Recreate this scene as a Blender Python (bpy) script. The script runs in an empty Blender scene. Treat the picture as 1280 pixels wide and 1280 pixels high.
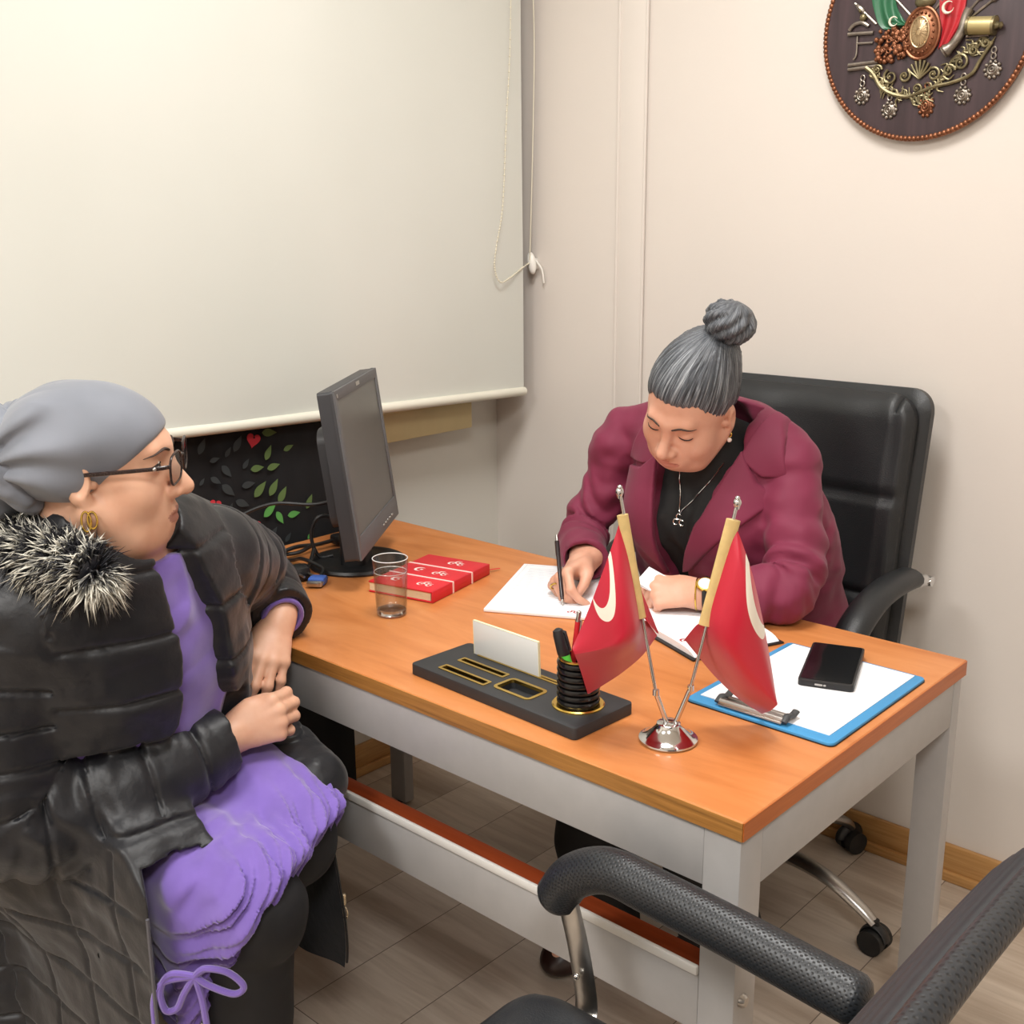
import bpy, bmesh, math, random
import numpy as np
from mathutils import Vector, Matrix
random.seed(4); RNG = np.random.default_rng(7)
COL = bpy.context.scene.collection
PI = math.pi
def R(d): return math.radians(d)
def V(*a): return np.array(a, float)
def unit(a): a = np.asarray(a, float); return a/np.linalg.norm(a)
# ------------------------------------------------------------------ materials
def lin(h):
    h = h.lstrip('#'); c = [int(h[i:i+2], 16)/255 for i in (0, 2, 4)]
    return tuple((x/12.92 if x <= .04045 else ((x+.055)/1.055)**2.4) for x in c)+(1.0,)
class NT:
    def __init__(s, name):
        s.m = bpy.data.materials.new(name); s.m.use_nodes = True
        s.t = s.m.node_tree; s.b = s.t.nodes['Principled BSDF']; s.tc = None
    def n(s, typ, **kw):
        x = s.t.nodes.new(typ)
        for k, v in kw.items():
            if k in x.inputs: x.inputs[k].default_value = v
            else: setattr(x, k, v)
        return x
    def l(s, a, b): s.t.links.new(a, b)
    def co(s, scale=(1, 1, 1), rot=(0, 0, 0), kind='Object'):
        tc = s.n('ShaderNodeTexCoord'); mp = s.n('ShaderNodeMapping')
        mp.inputs['Scale'].default_value = scale; mp.inputs['Rotation'].default_value = rot
        s.l(tc.outputs[kind], mp.inputs['Vector']); return mp.outputs['Vector']
    def noise(s, vec, scale, detail=4, rough=.55, dist=0):
        x = s.n('ShaderNodeTexNoise'); x.inputs['Scale'].default_value = scale; x.inputs['Detail'].default_value = detail
        x.inputs['Roughness'].default_value = rough; x.inputs['Distortion'].default_value = dist
        s.l(vec, x.inputs['Vector']); return x.outputs['Fac']
    def ramp(s, fac, stops):
        r = s.n('ShaderNodeValToRGB'); e = r.color_ramp.elements
        while len(e) < len(stops): e.new(.5)
        for i, (p, c) in enumerate(stops): e[i].position = p; e[i].color = c if not isinstance(c, str) else lin(c)
        s.l(fac, r.inputs['Fac']); return r.outputs['Color']
    def bump(s, h, strength=.3, dist=.002):
        b = s.n('ShaderNodeBump'); b.inputs['Strength'].default_value = strength; b.inputs['Distance'].default_value = dist
        s.l(h, b.inputs['Height']); s.l(b.outputs['Normal'], s.b.inputs['Normal']); return b
    def math(s, op, a, b=None, c=None):
        m = s.n('ShaderNodeMath'); m.operation = op
        for i, x in enumerate((a, b, c)):
            if x is None: continue
            if isinstance(x, (int, float)): m.inputs[i].default_value = x
            else: s.l(x, m.inputs[i])
        return m.outputs[0]
    def mix(s, fac, a, b):
        m = s.n('ShaderNodeMix'); m.data_type = 'RGBA'
        if isinstance(fac, (int, float)): m.inputs[0].default_value = fac
        else: s.l(fac, m.inputs[0])
        for i, x in ((6, a), (7, b)):
            if isinstance(x, str): x = lin(x)
            if isinstance(x, tuple): m.inputs[i].default_value = x
            else: s.l(x, m.inputs[i])
        return m.outputs[2]
def mat(name, col, rough=.5, metal=0., var=.08, vscale=8, bump=0., bscale=200, spec=.5, sheen=0., coat=0., sss=0., stretch=(1, 1, 1)):
    k = NT(name); b = k.b
    c = lin(col) if isinstance(col, str) else col
    v = k.co(stretch)
    if var > 0:
        f = k.noise(v, vscale, 3)
        d = tuple(x*(1-var) for x in c[:3])+(1,); e = tuple(min(1, x*(1+var)) for x in c[:3])+(1,)
        k.l(k.ramp(f, [(.3, d), (.7, e)]), b.inputs['Base Color'])
    else: b.inputs['Base Color'].default_value = c
    b.inputs['Roughness'].default_value = rough; b.inputs['Metallic'].default_value = metal
    b.inputs['Specular IOR Level'].default_value = spec
    if sheen: b.inputs['Sheen Weight'].default_value = sheen; b.inputs['Sheen Roughness'].default_value = .4
    if coat: b.inputs['Coat Weight'].default_value = coat; b.inputs['Coat Roughness'].default_value = .15
    if sss:
        b.inputs['Subsurface Weight'].default_value = sss
        b.inputs['Subsurface Radius'].default_value = (1, .35, .2); b.inputs['Subsurface Scale'].default_value = .006
    if bump: k.bump(k.noise(v, bscale, 3), bump, .001)
    return k.m
# ------------------------------------------------------------------ mesh building
class MB:
    def __init__(s): s.v = []; s.f = []; s.mi = []; s.uv = {}
    def add(s, vs, fs, mi=0):
        o = len(s.v); s.v.extend([tuple(map(float, x)) for x in vs])
        for f in fs: s.f.append(tuple(i+o for i in f)); s.mi.append(mi)
        return s
    def addbm(s, bm, M=None, mi=0):
        if M is not None: bm.transform(Matrix(M))
        bm.verts.index_update()
        s.add([v.co for v in bm.verts], [[v.index for v in f.verts] for f in bm.faces], mi); bm.free(); return s
    def box(s, c, size, rot=None, bevel=0., seg=2, mi=0):
        bm = bmesh.new(); bmesh.ops.create_cube(bm, size=1)
        bmesh.ops.scale(bm, vec=size, verts=bm.verts)
        if bevel: bmesh.ops.bevel(bm, geom=bm.edges[:], offset=bevel, segments=seg, profile=.5, affect='EDGES')
        M = Matrix.Translation(c)
        if rot is not None: M = M @ (Matrix(rot).to_4x4() if not isinstance(rot, (int, float)) else Matrix.Rotation(rot, 4, 'Z'))
        return s.addbm(bm, M, mi)
    def prism(s, poly, h, M=None, bevel=0., seg=2, mi=0):
        bm = bmesh.new(); vs = [bm.verts.new((x, y, 0)) for x, y in poly]
        f = bm.faces.new(vs)
        if f.normal.z > 0: f.normal_flip()
        bm.normal_update(); 
        r = bmesh.ops.extrude_face_region(bm, geom=[f])
        bmesh.ops.translate(bm, vec=(0, 0, h), verts=[x for x in r['geom'] if isinstance(x, bmesh.types.BMVert)])
        bmesh.ops.recalc_face_normals(bm, faces=bm.faces)
        if bevel:
            top = [e for e in bm.edges if all(abs(v.co.z-h) < 1e-6 for v in e.verts)]
            bmesh.ops.bevel(bm, geom=top, offset=bevel, segments=seg, profile=.5, affect='EDGES')
        return s.addbm(bm, M, mi)
    def lathe(s, prof, n=32, M=None, mi=0, cap=True):
        vs = []; fs = []
        for r, z in prof:
            for k in range(n): a = 2*PI*k/n; vs.append((r*math.cos(a), r*math.sin(a), z))
        m = len(prof)
        for i in range(m-1):
            for k in range(n): fs.append((i*n+k, i*n+(k+1) % n, (i+1)*n+(k+1) % n, (i+1)*n+k))
        if cap:
            if prof[0][0] > 1e-6: fs.append(tuple(range(n-1, -1, -1)))
            if prof[-1][0] > 1e-6: fs.append(tuple((m-1)*n+k for k in range(n)))
        if M is not None: vs = [Matrix(M) @ Vector(v) for v in vs]
        return s.add(vs, fs, mi)
    def cyl(s, a, b, r, r2=None, n=20, mi=0):
        a = Vector(a); b = Vector(b); d = b-a
        M = Matrix.Translation(a) @ d.to_track_quat('Z', 'Y').to_matrix().to_4x4()
        L = d.length; r2 = r if r2 is None else r2
        return s.lathe([(r, 0), (r2, L)], n, M, mi)
    def tube(s, pts, rad, n=10, mi=0, closed=False, flat=1., up=None, cap=True):
        pts = [np.asarray(p, float) for p in pts]; m = len(pts)
        rad = [rad]*m if isinstance(rad, (int, float)) else list(rad)
        T = []
        for i in range(m):
            a = pts[i-1] if (i > 0 or closed) else pts[0]; b = pts[(i+1) % m] if (i < m-1 or closed) else pts[-1]
            T.append(unit(b-a+1e-12))
        u = np.array(up, float) if up is not None else (V(0, 0, 1) if abs(T[0][2]) < .9 else V(1, 0, 0))
        vs = []; fs = []
        for i in range(m):
            if up is not None: u = np.array(up, float)
            u = u-T[i]*(u@T[i]); u = unit(u); w = np.cross(T[i], u)
            for k in range(n):
                a = 2*PI*k/n; vs.append(pts[i]+rad[i]*(math.cos(a)*w+math.sin(a)*u*flat))
        for i in range(m if closed else m-1):
            j = (i+1) % m
            for k in range(n): fs.append((i*n+k, i*n+(k+1) % n, j*n+(k+1) % n, j*n+k))
        if cap and not closed: fs.append(tuple(range(n-1, -1, -1))); fs.append(tuple((m-1)*n+k for k in range(n)))
        return s.add(vs, fs, mi)
    def sphere(s, c, r, n=16, m=10, mi=0, rot=None):
        r = (r, r, r) if isinstance(r, (int, float)) else r
        vs = [(0, 0, -1)]; fs = []
        for i in range(1, m):
            t = -PI/2+PI*i/m
            for k in range(n): a = 2*PI*k/n; vs.append((math.cos(t)*math.cos(a), math.cos(t)*math.sin(a), math.sin(t)))
        vs.append((0, 0, 1)); top = len(vs)-1
        for k in range(n):
            fs.append((0, 1+(k+1) % n, 1+k)); fs.append((top, 1+(m-2)*n+k, 1+(m-2)*n+(k+1) % n))
        for i in range(m-2):
            for k in range(n): a = 1+i*n; fs.append((a+k, a+(k+1) % n, a+n+(k+1) % n, a+n+k))
        M = np.eye(3) if rot is None else np.array(rot)
        vs = [np.asarray(c, float)+M@(np.array(v)*np.array(r)) for v in vs]
        return s.add(vs, fs, mi)
    def grid(s, P, mi=0, closed_u=False, uv=False):
        nu, nv = P.shape[:2]; o = len(s.v); vs = P.reshape(-1, 3); fs = []
        for i in range(nu if closed_u else nu-1):
            for j in range(nv-1):
                i2 = (i+1) % nu; fs.append((i*nv+j, i2*nv+j, i2*nv+j+1, i*nv+j+1))
        if uv:
            for i in range(nu):
                for j in range(nv): s.uv[o+i*nv+j] = (i/(nu-1), j/(nv-1))
        return s.add(vs, fs, mi)
    def build(s, name, mats, parent=None, sharp=38, loc=None):
        me = bpy.data.meshes.new(name)
        vs = np.array(s.v, float).reshape(-1, 3)
        off = origin_of(parent) if parent is not None else (np.array(loc, float) if loc is not None else np.zeros(3))
        vs = vs-off
        me.from_pydata([tuple(x) for x in vs], [], s.f); me.update()
        if not isinstance(mats, (list, tuple)): mats = [mats]
        for m in mats: me.materials.append(m)
        if len(mats) > 1: me.polygons.foreach_set('material_index', s.mi)
        if s.uv:
            ul = me.uv_layers.new(name='UVMap')
            for lp in me.loops: ul.data[lp.index].uv = s.uv.get(lp.vertex_index, (0, 0))
        bm = bmesh.new(); bm.from_mesh(me)
        if len(bm.faces) < 60000: bmesh.ops.recalc_face_normals(bm, faces=bm.faces)
        bm.to_mesh(me); bm.free()
        me.polygons.foreach_set('use_smooth', [True]*len(me.polygons))
        if sharp: me.set_sharp_from_angle(angle=R(sharp))
        o = bpy.data.objects.new(name, me); COL.objects.link(o)
        if parent is not None: o.parent = parent
        elif loc is not None: o.location = loc
        return o
def origin_of(o):
    p = np.zeros(3)
    while o is not None: p = p+np.array(o.location); o = o.parent
    return p
def tag(o, label=None, cat=None, group=None, kind=None):
    if label: o['label'] = label
    if cat: o['category'] = cat
    if group: o['group'] = group
    if kind: o['kind'] = kind
    return o
def thing(name, label, cat, loc=(0, 0, 0), group=None):
    o = bpy.data.objects.new(name, None); COL.objects.link(o); o.empty_display_size = .05
    o.location = loc; return tag(o, label, cat, group)
def frame(o, rotz=0, rot=None):           # a 4x4 from a point and a heading
    return np.array(Matrix.Translation(o) @ Matrix.Rotation(rotz, 4, 'Z'))
def smooth_path(pts, n=8, closed=False):
    P = [np.asarray(p, float) for p in pts]; out = []; m = len(P)
    for i in range(m if closed else m-1):
        if closed: a, b, c, d = P[i-1], P[i], P[(i+1) % m], P[(i+2) % m]
        else: a = P[max(i-1, 0)]; b = P[i]; c = P[i+1]; d = P[min(i+2, m-1)]
        for k in range(n):
            t = k/n; out.append(.5*((2*b)+(c-a)*t+(2*a-5*b+4*c-d)*t*t+(3*b-a-3*c+d)*t**3))
    if not closed: out.append(P[-1])
    return out
def rrect(w, h, r, n=5):
    out = []
    for cx, cy, a0 in ((w/2-r, h/2-r, 0), (-w/2+r, h/2-r, 90), (-w/2+r, -h/2+r, 180), (w/2-r, -h/2+r, 270)):
        for k in range(n+1): a = R(a0+90*k/n); out.append((cx+r*math.cos(a), cy+r*math.sin(a)))
    return out
def mbox(mb, Mx, c, s, bevel=0., mi=0):
    bm = bmesh.new(); bmesh.ops.create_cube(bm, size=1); bmesh.ops.scale(bm, vec=s, verts=bm.verts)
    if bevel: bmesh.ops.bevel(bm, geom=bm.edges[:], offset=bevel, segments=2, profile=.5, affect='EDGES')
    bmesh.ops.translate(bm, vec=c, verts=bm.verts); return mb.addbm(bm, Mx, mi)
# ------------------------------------------------------------------ materials of the place
M = {}
def wall_mat(name, c):
    k = NT(name); v = k.co()
    k.l(k.ramp(k.noise(v, 1.3, 4), [(.3, lin(c)), (.75, tuple(x*.95 for x in lin(c)[:3])+(1,))]), k.b.inputs['Base Color'])
    k.b.inputs['Roughness'].default_value = .62; k.b.inputs['Specular IOR Level'].default_value = .25
    k.bump(k.noise(v, 140, 4), .12, .0015); return k.m
M['wall'] = wall_mat('wall_paint', '#ddd5cd')
M['wall_l'] = wall_mat('window_wall_paint', '#dcd8cf')
M['ceil'] = mat('ceiling_paint', '#f2f0ea', .8, var=.02)
def floor_mat():
    k = NT('laminate_floor'); v = k.co((1, 1, 1), (0, 0, R(90)))
    def brick(c1, c2, mortar, bias=0.):
        b = k.n('ShaderNodeTexBrick'); b.offset = .37; b.inputs['Scale'].default_value = 1
        b.inputs['Brick Width'].default_value = 1.25; b.inputs['Row Height'].default_value = .19
        b.inputs['Mortar Size'].default_value = .0012; b.inputs['Mortar Smooth'].default_value = .2; b.inputs['Bias'].default_value = bias
        b.inputs['Color1'].default_value = c1; b.inputs['Color2'].default_value = c2; b.inputs['Mortar'].default_value = mortar
        k.l(v, b.inputs['Vector']); return b
    b = brick((0, 0, 0, 1), (1, 1, 1, 1), (.4, .4, .4, 1))
    plank = b.outputs['Color']
    v2 = k.co((1.2, 14, 1), (0, 0, R(90)))
    ad = k.n('ShaderNodeVectorMath'); ad.operation = 'ADD'; k.l(v2, ad.inputs[0])
    sc = k.n('ShaderNodeVectorMath'); sc.operation = 'SCALE'; sc.inputs['Scale'].default_value = 13.; k.l(plank, sc.inputs[0]); k.l(sc.outputs[0], ad.inputs[1])
    g = k.noise(ad.outputs[0], 3.2, 8, .62, .6)
    g2 = k.noise(ad.outputs[0], .9, 3, .5)
    base = k.ramp(g, [(.25, '#bfb1a3'), (.5, '#d6cabd'), (.78, '#e8dfd4')])
    tone = k.ramp(plank, [(0, '#d0c7bd'), (.5, '#ebe5dd'), (1, '#ffffff')])
    m = k.n('ShaderNodeMix'); m.data_type = 'RGBA'; m.blend_type = 'MULTIPLY'; m.inputs[0].default_value = 1
    k.l(base, m.inputs[6]); k.l(tone, m.inputs[7])
    m2 = k.n('ShaderNodeMix'); m2.data_type = 'RGBA'; m2.blend_type = 'MULTIPLY'; m2.inputs[0].default_value = .5
    k.l(m.outputs[2], m2.inputs[6]); k.l(k.ramp(g2, [(.35, '#b9aca0'), (.65, '#ffffff')]), m2.inputs[7])
    k.l(k.mix(b.outputs['Fac'], m2.outputs[2], '#6d6056'), k.b.inputs['Base Color'])
    k.b.inputs['Roughness'].default_value = .42
    k.bump(k.math('SUBTRACT', g, k.math('MULTIPLY', b.outputs['Fac'], 2.)), .15, .0012); return k.m
M['floor'] = floor_mat()
def wood(name, stops, scale, rough, rot=0, coat=0., gs=5., dist=1.2):
    k = NT(name); v = k.co(scale, (0, 0, rot))
    f = k.noise(v, gs, 6, .6, dist); f2 = k.noise(v, gs*6, 4, .6)
    ff = k.math('ADD', k.math('MULTIPLY', f, .8), k.math('MULTIPLY', f2, .2))
    k.l(k.ramp(ff, stops), k.b.inputs['Base Color']); k.b.inputs['Roughness'].default_value = rough
    if coat: k.b.inputs['Coat Weight'].default_value = coat; k.b.inputs['Coat Roughness'].default_value = .2
    k.bump(f2, .06, .0006); return k.m
M['desk_top'] = wood('cherry_laminate', [(.3, '#b86f3a'), (.5, '#c87f48'), (.72, '#d48e58')], (1.2, 5, 5), .34, gs=1.8, dist=1.8)
M['desk_edge'] = wood('oak_edge_band', [(.3, '#7d5426'), (.5, '#a57236'), (.7, '#b98343')], (2, 40, 60), .45, gs=2., dist=.6)
M['desk_side'] = wood('cherry_edge_band', [(.3, '#a9581f'), (.5, '#b5622a'), (.7, '#bf6c34')], (40, 2, 40), .4, gs=2.)
M['cherry_red'] = wood('red_cherry_strip', [(.3, '#7c3418'), (.5, '#8b3c1d'), (.7, '#984524')], (2, 40, 40), .4, gs=2.)
M['base_oak'] = wood('oak_skirting', [(.3, '#a2733f'), (.5, '#b98a53'), (.7, '#c59a64')], (2, 2, 40), .45, gs=2.)
M['grey_lam'] = mat('silver_grey_laminate', '#a7a5a4', .42, var=.03, vscale=30, bump=.04, bscale=400)
M['white_lam'] = mat('white_edge_profile', '#d9d8d4', .35, var=.02)
M['chrome'] = mat('chrome', '#d8d8d8', .12, 1., var=.03)
M['steel'] = mat('brushed_steel', '#b9b6b2', .28, 1., var=.06, vscale=40)
M['gold'] = mat('gold_metal', '#d9b65c', .25, 1., var=.04)
M['black_pl'] = mat('black_plastic', '#1b1c1e', .42, var=.05)
M['dark_pl'] = mat('dark_grey_plastic', '#37373a', .48, var=.04, bump=.05, bscale=600)
M['bezel'] = mat('grey_bezel', '#5c5c5e', .5, var=.03)
M['screen'] = mat('matt_screen', '#55534f', .3, var=.02)
M['white'] = mat('white_plastic', '#ece9e2', .4, var=.02)
M['paper'] = mat('white_paper', '#f1f1f4', .8, var=.01)
M['ink'] = mat('grey_print', '#9fa0a8', .8, var=.02)
M['redprint'] = mat('red_print', '#b03038', .8, var=.02)
M['rubber'] = mat('black_rubber', '#161616', .6, var=.05)
M['black'] = mat('matt_black', '#0c0c0d', .75, var=.05)
def leather(name, c, rough, perf=False):
    k = NT(name); v = k.co()
    k.b.inputs['Base Color'].default_value = lin(c); k.b.inputs['Roughness'].default_value = rough
    vo = k.n('ShaderNodeTexVoronoi'); vo.feature = 'F1'; vo.inputs['Scale'].default_value = 420; k.l(v, vo.inputs['Vector'])
    k.bump(k.math('ADD', vo.outputs['Distance'], k.math('MULTIPLY', k.noise(v, 14, 3), 2.)), .22, .0012); return k.m
M['leather'] = leather('black_leather', '#1d1f21', .42)
# ------------------------------------------------------------------ the room
XL, YB, XR, YF, ZC = -1.595, 1.273, 2.7, -3.0, 2.75
def struct(name, mb, m, label=None, cat=None, sharp=38):
    o = mb.build(name, m, sharp=sharp); tag(o, label, cat, kind='structure'); return o
T = .12
struct('floor', MB().box(((XL+XR)/2, (YB+YF)/2, -.05), (XR-XL+2*T, YB-YF+2*T, .1)), M['floor'], 'grey beige wood plank laminate floor', 'floor')
struct('ceiling', MB().box(((XL+XR)/2, (YB+YF)/2, ZC+.05), (XR-XL+2*T, YB-YF+2*T, .1)), M['ceil'], 'white ceiling above the office', 'ceiling')
struct('wall_back', MB().box(((XL+XR)/2, YB+T/2, ZC/2), (XR-XL+2*T, T, ZC)), M['wall'], 'warm off-white wall behind the seated officer', 'wall')
struct('wall_left', MB().box((XL-T/2, (YB+YF)/2, ZC/2), (T, YB-YF, ZC)), M['wall_l'], 'off-white wall behind the roller blind', 'wall')
struct('wall_right', MB().box((XR+T/2, (YB+YF)/2, ZC/2), (T, YB-YF, ZC)), M['wall'], 'off-white wall across the room from the blind', 'wall')
struct('wall_front', MB().box(((XL+XR)/2, YF-T/2, ZC/2), (XR-XL+2*T, T, ZC)), M['wall'], 'off-white wall facing the desk', 'wall')
def skirting(x0, x1, y0, y1):
    # profile runs along the longer side; a thin shoe strip at the foot
    mb = MB()
    if abs(x1-x0) > abs(y1-y0):
        mb.box(((x0+x1)/2, (y0+y1)/2, .043), (abs(x1-x0), abs(y1-y0), .082), bevel=.003)
        mb.box(((x0+x1)/2, y0-.006, .012), (abs(x1-x0), .014, .024), bevel=.004)
    else:
        mb.box(((x0+x1)/2, (y0+y1)/2, .043), (abs(x1-x0), abs(y1-y0), .082), bevel=.003)
        mb.box((x1+.006, (y0+y1)/2, .012), (.014, abs(y1-y0), .024), bevel=.004)
    return mb
struct('baseboard_back', skirting(XL, XR, YB-.014, YB), M['base_oak'], 'oak coloured skirting board along the wall behind the desk', 'skirting')
struct('baseboard_left', skirting(XL, XL+.014, YF, YB-.02), M['base_oak'], 'oak coloured skirting board under the window', 'skirting')
# shallow plastered strip running up the back wall
tr = MB(); tr.box(((-1.163-1.081)/2, YB-.004, ZC/2+.04), (.082, .008, ZC-.08), bevel=.003)
for x in (-1.163, -1.081): tr.tube([(x, YB-.008, .09), (x, YB-.008, ZC)], .004, 8)
struct('trim_1', tr, M['wall'], 'narrow plastered strip running up the back wall', 'trim')
# window behind the blind, with its sill box
wn = MB()
for y in (-.95, .05, 1.03): wn.box((XL+.02, y, 1.62), (.04, .06, 1.2), bevel=.005)
for z in (1.04, 2.2): wn.box((XL+.02, .04, z), (.04, 2.04, .06), bevel=.005)
wo = struct('window_1', wn, M['white'], 'white framed window mostly hidden by the roller blind', 'window')
g = MB(); g.box((XL+.012, .04, 1.62), (.006, 1.98, 1.16)); g.build('window_pane', mat('night_glass', '#20252a', .08, var=0), wo)
sl = MB(); sl.box((XL+.045, .04, .955), (.09, 2.08, .075), bevel=.004); sl.box((XL+.048, .04, .999), (.096, 2.1, .014), bevel=.003)
sl.build('window_sill', mat('yellowed_sill', '#cdb989', .55, var=.05), wo)
# ------------------------------------------------------------------ roller blind
bx = -1.437
rb = thing('roller_blind', 'large off-white roller blind pulled down over the window', 'blind', (bx, .1, 1.0))
def zb(y): return 1.009+(1.211-y)*.0285
k = NT('blind_fabric'); v = k.co()
k.l(k.ramp(k.noise(v, 1.2, 3), [(.3, '#d0d1c9'), (.7, '#d7d8d1')]), k.b.inputs['Base Color']); k.b.inputs['Roughness'].default_value = .75
k.bump(k.math('ADD', k.noise(v, 900, 2), k.math('MULTIPLY', k.noise(v, 3, 3), 6.)), .12, .001)
nu, nv = 60, 40; P = np.zeros((nu, nv, 3))
for i in range(nu):
    for j in range(nv):
        y = -1.25+2.461*i/(nu-1); z = zb(y)+(2.42-zb(y))*j/(nv-1)
        P[i, j] = (bx+.004*math.sin(y*5+.6)*(1-j/nv)+.002*math.sin(y*13+z*4), y, z)
P2 = P.copy(); P2[..., 0] -= .0015
mb = MB(); mb.grid(P); mb.grid(P2); mb.build('fabric', k.m, rb)
mb = MB(); a = (bx+.002, -1.255, zb(-1.255)); b = (bx+.002, 1.214, zb(1.214))
mb.tube([a, b], .0115, 14, flat=1.05); mb.build('bottom_bar', mat('blind_bar', '#e2dfd0', .45, var=.02), rb)
mb = MB(); mb.cyl((bx, -1.26, 2.42), (bx, 1.2, 2.42), .03); mb.build('roller_tube', M['white'], rb)
def beads(pts, r, step, mb):
    pts = smooth_path(pts, 14); mb.tube(pts, r*.42, 6); acc = 0
    for a, b in zip(pts[:-1], pts[1:]):
        acc += np.linalg.norm(b-a)
        if acc >= step: mb.sphere(b, r, 8, 6); acc = 0
mb = MB(); beads([(-1.415, 1.15, 2.4), (-1.415, 1.147, 1.95), (-1.415, 1.128, 1.7), (-1.415, 1.112, 1.5), (-1.416, 1.088, 1.40), (-1.418, 1.083, 1.345), (-1.42, 1.105, 1.308), (-1.425, 1.15, 1.318), (-1.432, 1.2, 1.338), (-1.436, 1.235, 1.352)], .0026, .0065, mb)
mb.tube(smooth_path([(-1.436, 1.24, 1.36), (-1.43, 1.248, 1.7), (-1.428, 1.248, 2.0), (-1.42, 1.2, 2.41)], 8), .0017, 6)
mb.build('pull_chain', mat('ivory_beads', '#dcd6c2', .4, var=.02), rb)
mb = MB(); mb.sphere((-1.438, 1.25, 1.352), (.014, .011, .03), rot=Matrix.Rotation(R(-12), 3, 'Y')); mb.box((-1.44, 1.264, 1.35), (.012, .02, .03), bevel=.003)
mb.tube(smooth_path([(-1.43, 1.258, 1.36), (-1.41, 1.26, 1.335), (-1.405, 1.262, 1.30)], 5), .0025, 8)
mb.build('chain_holder', M['white'], rb)
# ------------------------------------------------------------------ black printed panel standing at the wall
px0, py0 = -1.476, .6
pn = MB(); W = 1.1; H = 1.03
nu, nv = 120, 60; P = np.zeros((nu, nv, 3))
for i in range(nu):
    for j in range(nv):
        y = py0-W*(1-i/(nu-1)); P[i, j] = (px0+.0025*math.sin(y*46)+.0015*math.sin(y*91+1), y, .01+H*j/(nv-1))
pn.grid(P); Q = P.copy(); Q[..., 0] = -1.585; pn.grid(Q)
for S in ((P[0], Q[0]), (P[-1], Q[-1]), (P[:, -1], Q[:, -1]), (P[:, 0], Q[:, 0])): pn.grid(np.stack(S))
def leaf(c, L, w, a, mi):
    n = 9; up = []; dn = []
    for i in range(n+1):
        t = i/n; hw = w*math.sin(PI*t**.8)*(1-.25*t); up.append((L*(t-.5), hw)); dn.append((L*(t-.5), -hw))
    pts = up+dn[-2:0:-1]; ca, sa = math.cos(a), math.sin(a)
    vs = [(px0+.005, c[0]+x*ca-y*sa, c[1]+x*sa+y*ca) for x, y in pts]; pn.add(vs, [tuple(range(len(vs)))], mi)
def heart(c, s, a, mi):
    pts = [(16*math.sin(t)**3, 13*math.cos(t)-5*math.cos(2*t)-2*math.cos(3*t)-math.cos(4*t)) for t in np.linspace(0, 2*PI, 28)[:-1]]
    ca, sa = math.cos(a), math.sin(a)
    vs = [(px0+.005, c[0]+s/32*(x*ca-y*sa), c[1]+s/32*(x*sa+y*ca)) for x, y in pts]; pn.add(vs, [tuple(range(len(vs)))], mi)
    vs = [(px0+.0055, c[0]+.06*s+.07*s*math.cos(t), c[1]+.14*s+.07*s*math.sin(t)) for t in np.linspace(0, 2*PI, 9)[:-1]]; pn.add(vs, [tuple(range(8))], 0)
for c, sz in [((0.348, 0.991), 0.037), ((0.239, 0.862), 0.03), ((0.203, 0.847), 0.03), ((0.336, 0.794), 0.036)]: heart(c, sz, -.3, 1)
for y, z, L, a, mi in [(0.386, 0.957, 0.034, 1.08, 3), (0.442, 0.96, 0.027, 0.3, 3), (0.354, 0.926, 0.033, 0.0, 3), (0.398, 0.923, 0.033, 0.15, 3), (0.358, 0.877, 0.042, 0.75, 3), (0.395, 0.875, 0.04, 0.96, 3), (0.418, 0.854, 0.039, 0.97, 3), (0.493, 0.824, 0.034, 1.06, 3), (0.381, 0.824, 0.04, 0.64, 2), (0.407, 0.801, 0.033, -1.07, 2), (0.447, 0.802, 0.033, 0.03, 2), (0.49, 0.742, 0.02, 0.86, 2), (0.392, 1.002, 0.037, -0.13, 3), (0.384, 0.766, 0.038, 0.84, 4), (0.427, 0.75, 0.024, 0.84, 4), (0.301, 0.784, 0.025, 0.87, 4), (0.224, 0.829, 0.024, 0.84, 4), (0.301, 0.818, 0.036, 0.46, 4), (0.309, 0.853, 0.036, -0.46, 4), (0.276, 0.846, 0.027, 1.07, 4), (0.328, 0.893, 0.033, 0.06, 4), (0.275, 0.889, 0.039, -0.77, 4), (0.245, 0.916, 0.028, -0.61, 4), (0.274, 0.932, 0.034, -0.91, 4), (0.246, 0.962, 0.024, 0.17, 4), (0.281, 0.974, 0.024, 0.9, 4), (0.217, 0.996, 0.035, 1.07, 4), (0.307, 0.989, 0.037, 0.98, 4), (0.325, 0.941, 0.025, 0.87, 4), (0.211, 0.919, 0.018, 0.86, 4), (0.182, 0.829, 0.04, -1.13, 4)]: leaf((y, z), L*1.1, L*.27, a, mi)
for n in range(26):
    y = -.44+.6*random.random(); z = .1+.85*random.random(); leaf((y, z), .034, .009, random.uniform(-1, 1), random.choice((3, 4, 4)))
M['panel'] = mat('black_fabric', '#0b0c10', .8, var=.1, bump=.1, bscale=500)
po = pn.build('fabric_screen', [M['panel'], mat('print_red', '#c9323f', .8), mat('print_green', '#5aa04e', .8), mat('print_dull', '#5c7340', .8), mat('print_faint', '#33383a', .8)], loc=(-1.53, .05, 0))
tag(po, 'black fabric-covered screen printed with red hearts and green leaves beneath the blind', 'screen')
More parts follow.
